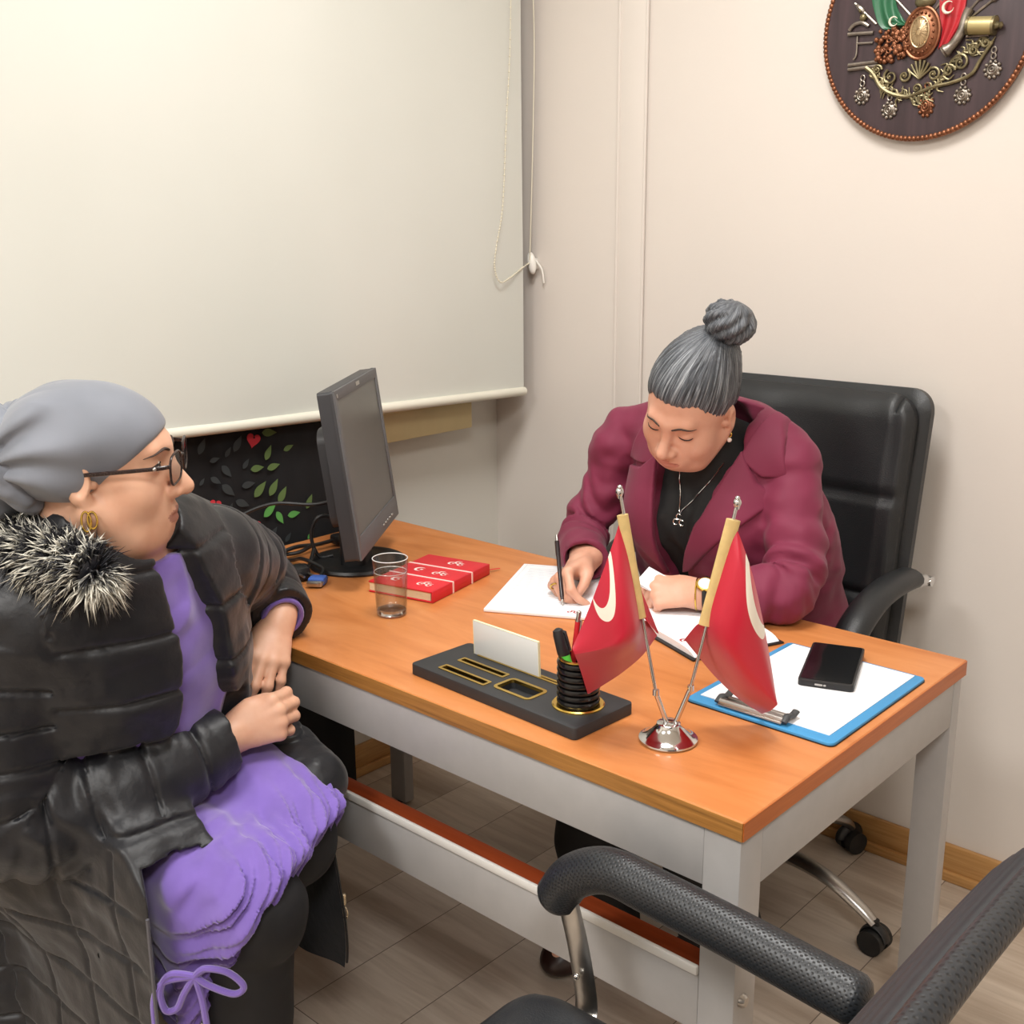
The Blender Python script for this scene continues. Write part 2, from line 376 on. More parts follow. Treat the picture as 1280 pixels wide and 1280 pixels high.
# ------------------------------------------------------------------ the desk
HT = .75; DL, DD = 1.42, .70; t = .0266
desk = thing('office_desk', 'orange cherry topped office desk with silver grey frame and legs', 'desk', (-DL/2, DD/2, 0))
mb = MB(); zc = HT-t/2
mb.box((-DL/2, DD/2, zc), (DL, DD, t), bevel=.0012, seg=1)
top = mb.build('desktop', M['desk_top'], desk, sharp=30)
e = MB(); e.box((-DL/2, -.0004, zc-.0004), (DL-.001, .0016, t-.002)); e.build('front_edge_band', M['desk_edge'], top)
for x in (.0004, -DL-.0004):
    e = MB(); e.box((x, DD/2, zc-.0004), (.0016, DD-.001, t-.002)); e.build('side_edge_band', M['desk_side'], top)
zt = HT-t; ap = .6395; lw = .053
for sx in (0, 1):
    for sy in (0, 1):
        x = -.004-lw/2 if sx == 0 else -DL+.004+lw/2; ly = lw if sy == 0 else .03; y = .004+ly/2 if sy == 0 else DD-.004-ly/2
        mb = MB(); mb.box((x, y, zt/2+.003), (lw, ly, zt-.006), bevel=.0015); lg = mb.build('leg', M['grey_lam'], desk)
        f = MB(); f.cyl((x, y, 0), (x, y, .006), .013); f.build('foot_cap', M['black_pl'], lg)
        if sx == 0 and sy == 0:
            b = MB(); b.lathe([(.0001, .0075), (.006, .007), (.0085, .004), (.0095, 0)], 18, np.array(Matrix.Translation((-.004, .024, .487)) @ Matrix.Rotation(R(90), 4, 'Y')))
            b.build('bolt', M['steel'], lg)
for (c, s) in (((-DL/2, .0135, (zt+ap)/2), (DL-.114, .018, zt-ap-.002)), ((-DL/2, DD-.0135, (zt+ap)/2), (DL-.114, .018, zt-ap-.002))):
    mb = MB(); mb.box(c, s, bevel=.001); mb.build('long_apron', M['grey_lam'], desk)
for x in (-.0135, -DL+.0135):
    mb = MB(); mb.box((x, (.057+DD-.034)/2, (zt+ap)/2), (.018, DD-.092, zt-ap-.002), bevel=.001); mb.build('side_apron', M['grey_lam'], desk)
mb = MB(); mb.box((-DL/2, .022, .4675), (DL-.114, .036, .088), bevel=.001); rail = mb.build('lower_rail', M['grey_lam'], desk)
e = MB(); e.box((-DL/2, .003, .5155), (DL-.114, .008, .014), bevel=.003); e.build('white_profile', M['white_lam'], rail)
e = MB(); e.box((-DL/2, .0245, .5135), (DL-.116, .036, .008), bevel=.001); e.build('cherry_cap', M['cherry_red'], rail)
# ------------------------------------------------------------------ monitor
mon = thing('computer_monitor', 'old dark grey flat computer monitor on a round base beside the glass', 'monitor', (-1.187, .397, HT))
c = V(-1.1433, .4002, .9842); yaw, ti = R(126.98), R(7.03)
wv = V(math.cos(yaw), math.sin(yaw), 0); n0 = V(wv[1], -wv[0], 0); up = V(0, 0, 1)*math.cos(ti)-n0*math.sin(ti); nn = np.cross(wv, up); nn = nn if nn@n0 > 0 else -nn
FM = np.eye(4); FM[:3, 0] = -wv; FM[:3, 1] = up; FM[:3, 2] = nn; FM[:3, 3] = c      # local x: right as seen from the front, y up, z out of the screen
if np.linalg.det(FM[:3, :3]) < 0: FM[:3, 0] *= -1
W, H = .375, .335
mb = MB(); mb.prism(rrect(W, H, .006), .006, FM @ np.array(Matrix.Translation((0, 0, -.006))), bevel=.002); mb.prism(rrect(W-.002, H-.002, .006), .026, FM @ np.array(Matrix.Translation((0, 0, -.031))))
hs = mb.build('housing', M['dark_pl'], mon)
mb = MB(); fr = rrect(W-.002, H-.002, .005)
# bezel as four mitred strips, deeper chin
x1, y1 = W/2-.001, H/2-.001; a, b, ch = .017, .020, .045
for poly in ([(-x1, y1), (-x1, -y1), (-x1+a, -y1+ch), (-x1+a, y1-b)], [(x1, -y1), (x1, y1), (x1-a, y1-b), (x1-a, -y1+ch)], [(x1, y1), (-x1, y1), (-x1+a, y1-b), (x1-a, y1-b)], [(-x1, -y1), (x1, -y1), (x1-a, -y1+ch), (-x1+a, -y1+ch)]):
    mb.prism(poly, .0045, FM @ np.array(Matrix.Translation((0, 0, -.0008))), bevel=.001)
mb.build('bezel', M['bezel'], mon)
mb = MB(); mb.prism([(-x1+a, -y1+ch), (x1-a, -y1+ch), (x1-a, y1-b), (-x1+a, y1-b)], .0012, FM); mb.build('screen', M['screen'], mon)
mb = MB(); mb.prism(rrect(W*.78, H*.6, .03), .028, FM @ np.array(Matrix.Translation((0, -.01, -.058))), bevel=.0); mb.build('rear_cover', M['dark_pl'], mon)
mb = MB()
for k in range(5): mb.prism(rrect(.012, .0045, .002), .002, FM @ np.array(Matrix.Translation((.03+.022*k, -H/2+.017, .0035))), bevel=.0006)
mb.build('button_row', M['steel'], mon)
mb = MB(); mb.prism(rrect(.03, .008, .001), .0006, FM @ np.array(Matrix.Translation((0, H/2-.010, .0038)))); mb.build('badge', M['steel'], mon)
mb = MB(); mb.prism(rrect(.007, .007, .001), .0006, FM @ np.array(Matrix.Translation((-W/2+.017, H/2-.012, .0038)))); mb.build('corner_badge', M['steel'], mon)
mb = MB(); mb.prism(rrect(.1, .05, .012), .03, FM @ np.array(Matrix.Translation((0, -.12, -.06)))); 
nb = c-up*.13-nn*.05
mb.prism(rrect(.055, .085, .014), .135, np.array(Matrix.Translation((nb[0]*.6-1.187*.4, nb[1]*.6+.397*.4, HT+.008)) @ Matrix.Rotation(yaw+R(90), 4, 'Z')))
mb.build('neck', M['black_pl'], mon)
mb = MB(); mb.lathe([(.1015, 0), (.103, .004), (.1, .009), (.088, .011), (.085, .0098), (.06, .0105), (.001, .0125)], 48, np.array(Matrix.Translation((-1.187, .397, HT+.0005)) @ Matrix.Diagonal((1.02, 1.02, 1, 1)))); mb.build('base', M['black_pl'], mon)
# ------------------------------------------------------------------ loose cables behind the visitor's arm
z0 = HT+.004
def cable(name, pts, r, m, label, cat='cable'):
    o = thing(name, label, cat, tuple(pts[0][:2])+(HT,)); mb = MB(); mb.tube(smooth_path(pts, 10), r, 10); mb.build('cord', m, o); return o
vg = cable('video_cable', [(-1.145, .262, z0+.004), (-1.17, .29, z0+.012), (-1.235, .29, z0+.02), (-1.29, .30, z0+.004), (-1.34, .26, z0), (-1.385, .2, z0+.002), (-1.30, .17, z0+.004), (-1.26, .11, z0+.002)], .0042, M['black_pl'], 'black video cable with a blue plug lying before the monitor base')
Mv = np.array(Matrix.Translation((-1.123, .236, z0+.006)) @ Matrix.Rotation(R(-55), 4, 'Z'))
mb = MB(); mbox(mb, Mv, (-.012, 0, 0), (.03, .034, .016), .004); mb.build('blue_plug', mat('blue_plug', '#3f63b3', .5), vg)
mb = MB(); mbox(mb, Mv, (.008, 0, -.001), (.012, .031, .011), .002); mbox(mb, Mv, (.0145, 0, -.001), (.002, .018, .007), .001)
for s_ in (-1, 1): mb.tube([Mv[:3, 3]+Mv[:3, :3] @ V(-.03, s_*.014, 0), Mv[:3, 3]+Mv[:3, :3] @ V(.012, s_*.014, 0)], .0028, 8)
mb.build('metal_shell', M['steel'], vg)
pc = cable('power_cable', [(-1.19, .262, z0+.012), (-1.225, .30, z0+.01), (-1.27, .345, z0+.03), (-1.31, .33, z0+.01), (-1.36, .27, z0+.004), (-1.37, .16, z0+.002), (-1.31, .11, z0+.002), (-1.27, .08, z0+.002)], .0045, M['black_pl'], 'black mains cable ending in a two pin plug on the desk')
Mp = np.array(Matrix.Translation((-1.185, .243, z0+.012)) @ Matrix.Rotation(R(-12), 4, 'Z'))
mb = MB(); mbox(mb, Mp, (0, 0, 0), (.045, .034, .03), .009); mbox(mb, Mp, (-.02, .018, 0), (.02, .02, .02), .006); mb.build('plug_body', M['black_pl'], pc)
for s_ in (-1, 1):
    mb = MB(); mb.cyl(Mp[:3, 3]+Mp[:3, :3] @ V(.02, s_*.0095, .002), Mp[:3, 3]+Mp[:3, :3] @ V(.042, s_*.0095, .002), .0024, n=10); mb.build('pin', M['steel'], pc)
kc = cable('kettle_lead', [(-1.325, .445, z0+.012), (-1.33, .40, z0+.01), (-1.32, .33, z0+.02), (-1.33, .25, z0+.004), (-1.32, .16, z0+.004), (-1.30, .11, z0+.003)], .0045, M['black_pl'], 'black appliance lead whose socket end points at the printed panel')
mb = MB(); mbox(mb, np.array(Matrix.Translation((-1.322, .468, z0+.013)) @ Matrix.Rotation(R(80), 4, 'Z')), (0, 0, 0), (.055, .03, .024), .008); mb.build('socket_end', M['black_pl'], kc)
for pts_, r_ in (([(-1.20, .40, .80), (-1.235, .375, .845), (-1.25, .345, .85), (-1.262, .335, .81), (-1.252, .345, .765), (-1.235, .37, .764)], .004), ([(-1.19, .40, .90), (-1.235, .33, .885), (-1.29, .26, .89), (-1.34, .2, .86), (-1.385, .14, .80), (-1.40, .11, .755)], .0038)):
    mb = MB(); mb.tube(smooth_path(pts_, 10), r_, 10); mb.build('lead', M['black_pl'], mon)
# ------------------------------------------------------------------ glass of water
M['glint'] = mat('painted_glint', '#dfe3e2', .08, var=0, spec=.8)  # opaque pale colour, paints the bright highlight on rim and water edge
gl = thing('water_glass', 'clear drinking glass nearly full of water beside the monitor base', 'glass', (-.884, .225, HT))
def clear(name, ior, tint, edge):       # clear walls: light passes, grazing angles mirror and darken
    k = NT(name); out = [n for n in k.t.nodes if n.type == 'OUTPUT_MATERIAL'][0]
    tr = k.n('ShaderNodeBsdfTransparent'); gl_ = k.n('ShaderNodeBsdfGlossy'); gl_.inputs['Roughness'].default_value = .02
    lw_ = k.n('ShaderNodeLayerWeight'); lw_.inputs['Blend'].default_value = .3; fr_ = k.math('ADD', k.math('MULTIPLY', k.math('POWER', lw_.outputs['Facing'], 2.6), (ior-1.)*1.5), .05)
    k.l(k.mix(lw_.outputs['Facing'], tint, edge), tr.inputs['Color']); mx = k.n('ShaderNodeMixShader'); k.l(fr_, mx.inputs[0]); k.l(tr.outputs[0], mx.inputs[1]); k.l(gl_.outputs[0], mx.inputs[2]); k.l(mx.outputs[0], out.inputs['Surface']); return k.m
GM = clear('clear_glass', 1.45, (.97, .98, .98, 1), (.74, .77, .77, 1)); WM = clear('water', 1.25, (.96, .97, .98, 1), (.90, .93, .95, 1))
Tg = np.array(Matrix.Translation((-.884, .225, HT+.0005)))
mb = MB(); mb.lathe([(.0001, 0), (.025, 0), (.0275, .002), (.0283, .012), (.033, .108), (.0328, .1095), (.0316, .108), (.027, .016), (.024, .012), (.0001, .011)], 48, Tg); mb.build('tumbler', GM, gl, sharp=50)
k = NT('thick_glass'); k.b.inputs['Transmission Weight'].default_value = 1; k.b.inputs['Roughness'].default_value = .03; k.b.inputs['IOR'].default_value = 1.4
mb = MB(); mb.lathe([(.0001, .0015), (.0245, .0015), (.0268, .004), (.0266, .0105), (.0001, .0105)], 48, Tg); mb.build('thick_base', k.m, gl, sharp=50)
mb = MB(); mb.tube([Tg[:3, 3]+V(.0322*math.cos(a), .0322*math.sin(a), .109) for a in np.linspace(0, 2*PI, 60)[:-1]], .0009, 8, closed=True); mb.build('rim', M['glint'], gl)
mb = MB(); mb.lathe([(.0001, .0118), (.0236, .0125), (.0268, .0165), (.0300, .084), (.0297, .0836), (.0001, .0832)], 48, Tg); mb.build('water', WM, gl, sharp=50)
mb = MB(); mb.tube([Tg[:3, 3]+V(.0299*math.cos(a), .0299*math.sin(a), .0836) for a in np.linspace(0, 2*PI, 60)[:-1]], .0006, 6, closed=True); mb.build('water_line', M['glint'], gl)
# ------------------------------------------------------------------ red notebook with two white bands
bk = thing('red_notebook', 'red hardback notebook wrapped with two thin white bands', 'notebook', (-.965, .402, HT))
Mb = np.array(Matrix.Translation((-.967, .404, HT+.0008)) @ Matrix.Rotation(R(-8.5+21), 4, 'Z'))
bw, bl, bh = .152, .212, .0225
mr = mat('red_cover', '#cf2530', .5, var=.04, bump=.05, bscale=500)
mb = MB(); mbox(mb, Mb, (0, 0, .0015), (bw, bl, .003), .001); mbox(mb, Mb, (0, 0, bh-.0015), (bw, bl, .003), .001); mbox(mb, Mb, (bw/2-.002, 0, bh/2), (.004, bl, bh), .0015); mb.build('cover', mr, bk)
mb = MB(); mbox(mb, Mb, (-.003, 0, bh/2), (bw-.008, bl-.006, bh-.0062)); mb.build('page_block', mat('cream_pages', '#ead9b4', .8, var=.05, vscale=60), bk)
wb = mat('white_band', '#f3d6cf', .6, var=.02)
for y in (-.034, .036):
    mb = MB(); mbox(mb, Mb, (0, y, bh+.0006), (bw+.001, .0042, .0012)); mbox(mb, Mb, (bw/2+.0006, y, bh/2), (.0012, .0042, bh)); mbox(mb, Mb, (-bw/2-.0003, y, bh-.004), (.0012, .0042, .009)); mb.build('band', wb, bk)
def emblem(mb, Mx, c, r, z):         # crescent with a few bars, as printed on the cover
    pts = [(c[0]+r*math.cos(a), c[1]+r*math.sin(a)) for a in np.linspace(R(40), R(320), 16)]
    inn = [(c[0]+.3*r+.78*r*math.cos(a), c[1]+.78*r*math.sin(a)) for a in np.linspace(R(310), R(50), 16)]
    vs = [Mx[:3, :3] @ V(x, y, z)+Mx[:3, 3] for x, y in pts+inn]; n = len(pts)
    mb.add(vs, [(i, i+1, 2*n-2-i, 2*n-1-i) for i in range(n-1)])
    mbox(mb, Mx, (c[0]+.35*r, c[1], z), (.5*r, .5*r, .0003))
def ring_emblem(mb, Mx, c, r, z):
    for k in range(3): emblem(mb, Mx, (c[0]+(k-1)*r*.75, c[1]+(.35*r if k == 1 else -.3*r)), r*.62, z)
mb = MB(); zz = bh+.0005
for fn_, c_, r_ in ((ring_emblem, (.036, -.069), .0135), (ring_emblem, (.024, .002), .0135), (ring_emblem, (.016, .076), .0145), (emblem, (-.03, .006), .012), (emblem, (-.034, -.069), .012)):
    mb = MB(); fn_(mb, Mb, c_, r_, zz); mb.build('printed_emblem', wb, bk, sharp=None)
mb = MB(); mbox(mb, Mb @ np.array(Matrix.Translation((.052, .103, .004)) @ Matrix.Rotation(R(-35), 4, 'Z')), (0, .022, 0), (.004, .05, .0008)); mb.build('ribbon', mr, bk)
# ------------------------------------------------------------------ papers
Mq = np.array(Matrix.Translation((-.764, .348, HT+.0008)) @ Matrix.Rotation(R(27), 4, 'Z'))
fm = thing('printed_form', 'white printed form under the hand holding the pen', 'paper', (-.7, .47, HT))
mb = MB(); mbox(mb, Mq, (.105, .1485, .003), (.212, .299, .006), .001); mb.build('sheet_stack', M['paper'], fm)
mb = MB()
for k in range(22):
    w = .17*(.55+.45*RNG.random()); mbox(mb, Mq, (.02+w/2, .045+.0105*k, .0063), (w, .0012, .0003))
for x in (.008, .202): mbox(mb, Mq, (x, .15, .0063), (.0006, .28, .0003))
for y in (.008, .29): mbox(mb, Mq, (.105, y, .0063), (.195, .0006, .0003))
mb.build('printed_lines', mat('pale_print', '#c9ccd2', .8, var=.02), fm)
mb = MB(); ring_emblem(mb, Mq, (.165, .022, 0), .008, .0064); mb.build('red_mark', M['redprint'], fm, sharp=None)
# open notebook under the other hand
Mn = np.array(Matrix.Translation((-.332, .398, HT+.0008)) @ Matrix.Rotation(R(68), 4, 'Z'))
nbk = thing('open_notebook', 'white paged notebook with black cover beneath the hand wearing the watch', 'notebook', (-.42, .5, HT))
mb = MB(); mbox(mb, Mn, (.09, .075, .0015), (.188, .152, .003), .001); mbox(mb, Mn, (.09, .232, .0015), (.188, .152, .003), .001); mb.build('cover', M['black_pl'], nbk)
mb = MB(); P = np.zeros((2, 25, 3))
prof = [(.003+.145*i/12, .003+.013*math.sin(PI*(i/12)**.8)**.6 if i < 12 else .004) for i in range(13)]
vs = []; fs = []
for s_, off in ((1, .153), (-1, .154)):
    pts = [(off-s_*(.149-.149*i/14), .004+.011*(1-math.exp(-3.2*(.149*i/14)/.05))*(1-.0*(i/14))) for i in range(15)]
    o = len(vs)
    for (yy, zz_) in pts:
        for xx in (.003, .177): vs.append((xx, yy, .0035)); vs.append((xx, yy, zz_ if True else 0))
    for i in range(14):
        a = o+i*4
        fs += [(a+1, a+5, a+7, a+3), (a, a+1, a+5, a+4)[::-1], (a+2, a+3, a+7, a+6)]
    fs += [(o, o+1, o+3, o+2), (o+56, o+57, o+59, o+58)]
mb.add([Mn[:3, :3] @ np.array(v)+Mn[:3, 3] for v in vs], fs); mb.build('pages', M['paper'], nbk)
mb = MB(); ring_emblem(mb, Mn @ np.array(Matrix.Translation((.022, .05, 0)) @ Matrix.Rotation(R(-65), 4, 'Z')), (0, 0), .011, .0155); mb.build('red_mark', M['redprint'], nbk, sharp=None)
# ------------------------------------------------------------------ clipboard, phone
cbx, cby = -.134, .412
cb = thing('clipboard', 'blue clipboard holding a blank white sheet near the desk corner', 'clipboard', (cbx, cby, HT))
Mc = np.array(Matrix.Translation((cbx, cby, HT+.0006)))
mb = MB(); mb.prism(rrect(.24, .315, .01), .005, Mc, bevel=.0015); mb.build('board', mat('blue_board', '#3f8fc4', .45, var=.03), cb)
mb = MB(); mb.prism(rrect(.242, .317, .011), .0016, Mc @ np.array(Matrix.Translation((0, 0, -.0003)))); mb.build('board_underside', M['black_pl'], cb)
mb = MB(); mbox(mb, Mc, (-.002, .008, .0055), (.212, .285, .0012)); mb.build('sheet', M['paper'], cb)
mb = MB(); mbox(mb, Mc, (-.014, -.142, .009), (.105, .022, .004), .0015); mbox(mb, Mc, (-.014, -.128, .0115), (.1, .008, .005), .0018); mb.tube([(cbx-.066, cby-.146, HT+.012), (cbx+.038, cby-.146, HT+.012)], .0052, 12); mb.build('clip', M['steel'], cb)
M['grip'] = mat('grey_rubber', '#3c3d3f', .55)
for x in (-.068, .04):
    pts = [(cbx+x, cby-.15, HT+.011), (cbx+x, cby-.138, HT+.017), (cbx+x, cby-.124, HT+.013), (cbx+x, cby-.112, HT+.016)]
    mb = MB(); mb.tube(smooth_path(pts, 5), .006, 10, flat=.55); mb.build('clip_grip', M['grip'], cb)
mp = np.array(Matrix.Translation((-.140, .5017, HT+.0072)) @ Matrix.Rotation(R(20), 4, 'Z'))
ph = thing('mobile_phone', 'black mobile phone lying on the white clipboard sheet', 'phone', (-.14, .5, HT+.007))
mb = MB(); mb.prism(rrect(.084, .172, .007), .0105, mp, bevel=.0015); mb.build('body', M['black_pl'], ph)
k = NT('phone_glass'); k.b.inputs['Base Color'].default_value = lin('#0d0e10'); k.b.inputs['Roughness'].default_value = .08; k.b.inputs['Specular IOR Level'].default_value = .6
mb = MB(); mb.prism(rrect(.077, .163, .005), .0006, mp @ np.array(Matrix.Translation((0, .001, .0104)))); mb.build('screen', k.m, ph)
mb = MB(); mb.prism(rrect(.012, .003, .0014), .0004, mp @ np.array(Matrix.Translation((-.01, -.0862, .005)) @ Matrix.Rotation(R(90), 4, 'X'))); mb.prism(rrect(.004, .003, .0014), .0004, mp @ np.array(Matrix.Translation((-.001, -.0862, .005)) @ Matrix.Rotation(R(90), 4, 'X'))); mb.build('charging_port', M['steel'], ph)
# ------------------------------------------------------------------ desk organiser
tr_ = thing('desk_organiser', 'black desk organiser tray with gold rimmed slots and ribbed pen cup', 'organiser', (-.477, .11, HT))
Mt = np.array(Matrix.Translation((-.466, .11, HT+.0006)) @ Matrix.Rotation(R(-2.6), 4, 'Z'))
slots = [(-.085, -.058, .105, .020, .004), (-.086, -.017, .105, .018, .004), (-.036, .018, .192, .012, .003)]
well = (.0245, -.038, .078, .048, .010)
m_slate = mat('slate_black', '#2a2b2d', .55, var=.05, bump=.06, bscale=300)
# body: a bevelled base with the openings cut out of its top plate (boolean on exact geometry)
def cutbody():
    body = MB(); body.prism(rrect(.355, .13, .008), .018, Mt, bevel=.002); b = body.build('tray_base', m_slate, tr_)
    cut = MB()
    for x, y, w, h, d in slots: cut.prism(rrect(w-.006, h-.006, .002), .03, Mt @ np.array(Matrix.Translation((x+.008, y+.023-.004, .004))))
    x, y, w, h, d = well; cut.prism(rrect(w-.008, h-.008, .008), .03, Mt @ np.array(Matrix.Translation((x, y+.02, .004))))
    c = cut.build('cutter', m_slate, tr_)
    md = b.modifiers.new('cut', 'BOOLEAN'); md.operation = 'DIFFERENCE'; md.object = c; md.solver = 'EXACT'
    dg = bpy.context.evaluated_depsgraph_get(); me = bpy.data.meshes.new_from_object(b.evaluated_get(dg)); b.modifiers.clear(); old = b.data; b.data = me
    bpy.data.objects.remove(c); me.name = 'tray_base'
    me.polygons.foreach_set('use_smooth', [True]*len(me.polygons)); me.set_sharp_from_angle(angle=R(35))
cutbody()
def rim(w, h, r, c, z, wd=.0046):
    o = rrect(w, h, r, 4); i = rrect(w-2*wd, h-2*wd, max(r-wd, .001), 4); n = len(o); vs = []
    for (a, b_) in zip(o, i):
        vs += [(a[0], a[1], 0), (a[0], a[1], .0012), (b_[0], b_[1], .0012), (b_[0], b_[1], -.004)]
    fs = []
    for q in range(n):
        p_, s_ = q*4, ((q+1) % n)*4
        for e_ in range(3): fs.append((p_+e_, s_+e_, s_+e_+1, p_+e_+1))
    mb = MB(); mb.add([Mt[:3, :3] @ (np.array(v)+V(c[0], c[1], z))+Mt[:3, 3] for v in vs], fs); return mb
for x, y, w, h, d in slots: rim(w, h, .003, (x+.008, y+.019), .018).build('slot_rim', M['gold'], tr_)
x, y, w, h, d = well; rim(w, h, .010, (x, y+.02), .018, .0055).build('well_rim', M['gold'], tr_)
cupc = Mt @ np.array((.124, .002, .018, 1)); Tc = np.array(Matrix.Translation(cupc[:3]))
mb = MB(); mb.lathe([(.030, 0), (.039, .0), (.039, .002), (.037, .0035), (.030, .003)], 40, Tc); mb.build('cup_ring', M['gold'], tr_)
prof = [(.0001, .002), (.029, .002)]
for k_ in range(7): z_ = .004+k_*.0098; prof += [(.0285, z_), (.0312, z_+.0015), (.0318, z_+.0045), (.0305, z_+.0078), (.0265, z_+.0088)]
prof += [(.029, .073), (.0255, .0735), (.0255, .008), (.0001, .008)]
mb = MB(); mb.lathe(prof, 40, Tc); cup = mb.build('pen_cup', mat('black_gloss', '#131313', .22), tr_)
mb = MB(); mb.lathe([(.0245, .0725), (.0292, .0725), (.0292, .0745), (.0245, .0745), (.0245, .0725)], 40, Tc, cap=False); mb.build('cup_rim', M['gold'], cup)
# white card standing in the rear slot
cd = thing('blank_card', 'blank white acrylic card standing in the organiser slot', 'card', (-.55, .165, HT+.01))
Md = Mt @ np.array(Matrix.Translation((-.060, .037, .008)) @ Matrix.Rotation(R(2), 4, 'X'))
k = NT('acrylic_white'); k.b.inputs['Base Color'].default_value = lin('#e4e5e2'); k.b.inputs['Roughness'].default_value = .12
mb = MB(); mbox(mb, Md, (0, 0, .034), (.146, .004, .068), .0006); mb.build('plate', k.m, cd)
mb = MB(); mbox(mb, Md, (0, 0, .0685), (.146, .0042, .0012), .0004); mbox(mb, Md, (-.0732, 0, .034), (.001, .0042, .068)); mbox(mb, Md, (.0732, 0, .034), (.001, .0042, .068)); mb.build('polished_edge', mat('cream_edge', '#f5ecc4', .25), cd)
# pens in the cup
def pen_dir(a, b): return np.asarray(a, float), np.asarray(b, float)
hl = thing('green_highlighter', 'green highlighter with black cap standing in the pen cup', 'pen', tuple(cupc[:3]))
a, b = cupc[:3]+V(.002, -.006, .006), cupc[:3]+V(-.024, -.012, .095); d_ = unit(b-a)
mb = MB(); mb.tube([a, a+d_*.078], .0085, 14); mb.build('barrel', mat('bright_green', '#5fd24a', .4), hl)
mb = MB(); mb.tube([a+d_*.072, a+d_*.076, a+d_*.103, a+d_*.110, a+d_*.113], [.0088, .0095, .0088, .0075, .003], 14); q = V(.8, .5, 0)*.011
mb.tube([a+d_*.110+q*.4, a+d_*.108+q, a+d_*.080+q*1.05], [.003, .0032, .003], 8, flat=.6); mb.build('cap', M['black_pl'], hl)
rp = thing('red_pen', 'slim red pen with silver tip standing in cup behind the pennant', 'pen', tuple(cupc[:3]))
a, b = V(-.3655, .114, .7785), V(-.349, .116, .909); d_ = unit(b-a)
mb = MB(); mb.tube([a, a+d_*.115], .0042, 12); mb.build('barrel', mr, rp)
mb = MB(); mb.tube([a+d_*.115, a+d_*.118, a+d_*.129, a+d_*.131], [.0043, .0036, .0036, .002], 12); mb.tube([a+d_*.117+V(.006, 0, 0), a+d_*.08+V(.006, 0, 0)], .0015, 8); mb.build('clip_end', M['steel'], rp)
# ------------------------------------------------------------------ pair of table flags
fb = V(-.197, .127, HT); fr_ = V(.73798, .67481, 0); fn = V(-.67482, .73799, 0)
def FP(l, h, d=0.): return fb+fr_*l+V(0, 0, h)+fn*d
fs_ = thing('table_flag_stand', 'pair of small red crescent flags on a chrome table stand', 'flag stand', tuple(fb))
mb = MB(); mb.lathe([(.0405, 0), (.0415, .002), (.041, .004), (.036, .0055), (.03, .0095), (.0225, .0165), (.0175, .022), (.0165, .026), (.014, .0275), (.0001, .028)], 48, np.array(Matrix.Translation(fb+V(0, 0, .0006)))); mb.build('base', M['chrome'], fs_)
def fmat(name, cu, cv, rr, ou, ov):
    k = NT(name); tc = k.n('ShaderNodeUVMap'); sx = k.n('ShaderNodeSeparateXYZ'); k.l(tc.outputs['UV'], sx.inputs[0])
    # metric coordinates on the cloth
    u = k.math('MULTIPLY', sx.outputs[0], .205); v_ = k.math('MULTIPLY', sx.outputs[1], .15)
    def circ(cx, cy, r):
        a = k.math('SUBTRACT', u, cx); b_ = k.math('SUBTRACT', v_, cy)
        d = k.math('SQRT', k.math('ADD', k.math('MULTIPLY', a, a), k.math('MULTIPLY', b_, b_))); return k.math('LESS_THAN', d, r)
    f = k.math('MULTIPLY', circ(cu, cv, rr), k.math('SUBTRACT', 1., circ(cu+rr*ou, cv+rr*ov, rr*.8)))
    ob = k.co(); k.l(k.mix(f, '#c01230', '#efe6d6'), k.b.inputs['Base Color']); k.b.inputs['Roughness'].default_value = .42
    k.b.inputs['Sheen Weight'].default_value = .3; k.bump(k.noise(ob, 700, 2), .08, .0006); return k.m
fl_red = None
def flag(s, tip, base, joint, H1, H2, fly, low, back, mt, fold):
    pole = MB(); pole.tube([FP(*base), FP(*joint)], .0036, 12); pole.tube([FP(*joint), FP(*tip)], .0024, 10); pole.tube([FP(joint[0], joint[1]-.004), FP(joint[0], joint[1]+.004)], .0046, 12)
    pole.build('pole', M['chrome'], fs_)
    fi = MB(); T_ = FP(*tip); fi.sphere(T_, (.0055, .0055, .0065), 14, 10); fi.sphere(T_+V(0, 0, .006), .0035, 12, 8); fi.tube([T_-V(0, 0, .009), T_-V(0, 0, .004)], [.0028, .0042], 10); fi.build('finial', M['chrome'], fs_)
    a, b = np.array(FP(*H1)), np.array(FP(*H2)); sl_ = MB(); sl_.tube([a-fn*.001, b-fn*.001], .0076 if s < 0 else .0098, 14, flat=.55, up=fn*1.0); sl_.build('gold_sleeve', mat('gold_fringe', '#d6b97c', .5, var=.08, vscale=60, bump=.2, bscale=300), fs_)
    return a, b
def surf(rows, n=40, m=60):      # rows: list of polylines of (lateral, height, depth); spline through them
    A = np.array([[FP(*q) for q in smooth_path(r, 10)] for r in rows]); nr, nc = A.shape[:2]
    out = []
    for j in range(nc): out.append(smooth_path([A[i, j] for i in range(nr)], 14))
    return np.array(out)       # index [u along rows, v across rows]
fm1 = fmat('flag_cloth', .102, .012, .033, .12, -.30); fm2 = fmat('flag_cloth_b', .108, .004, .038, .10, -.34)
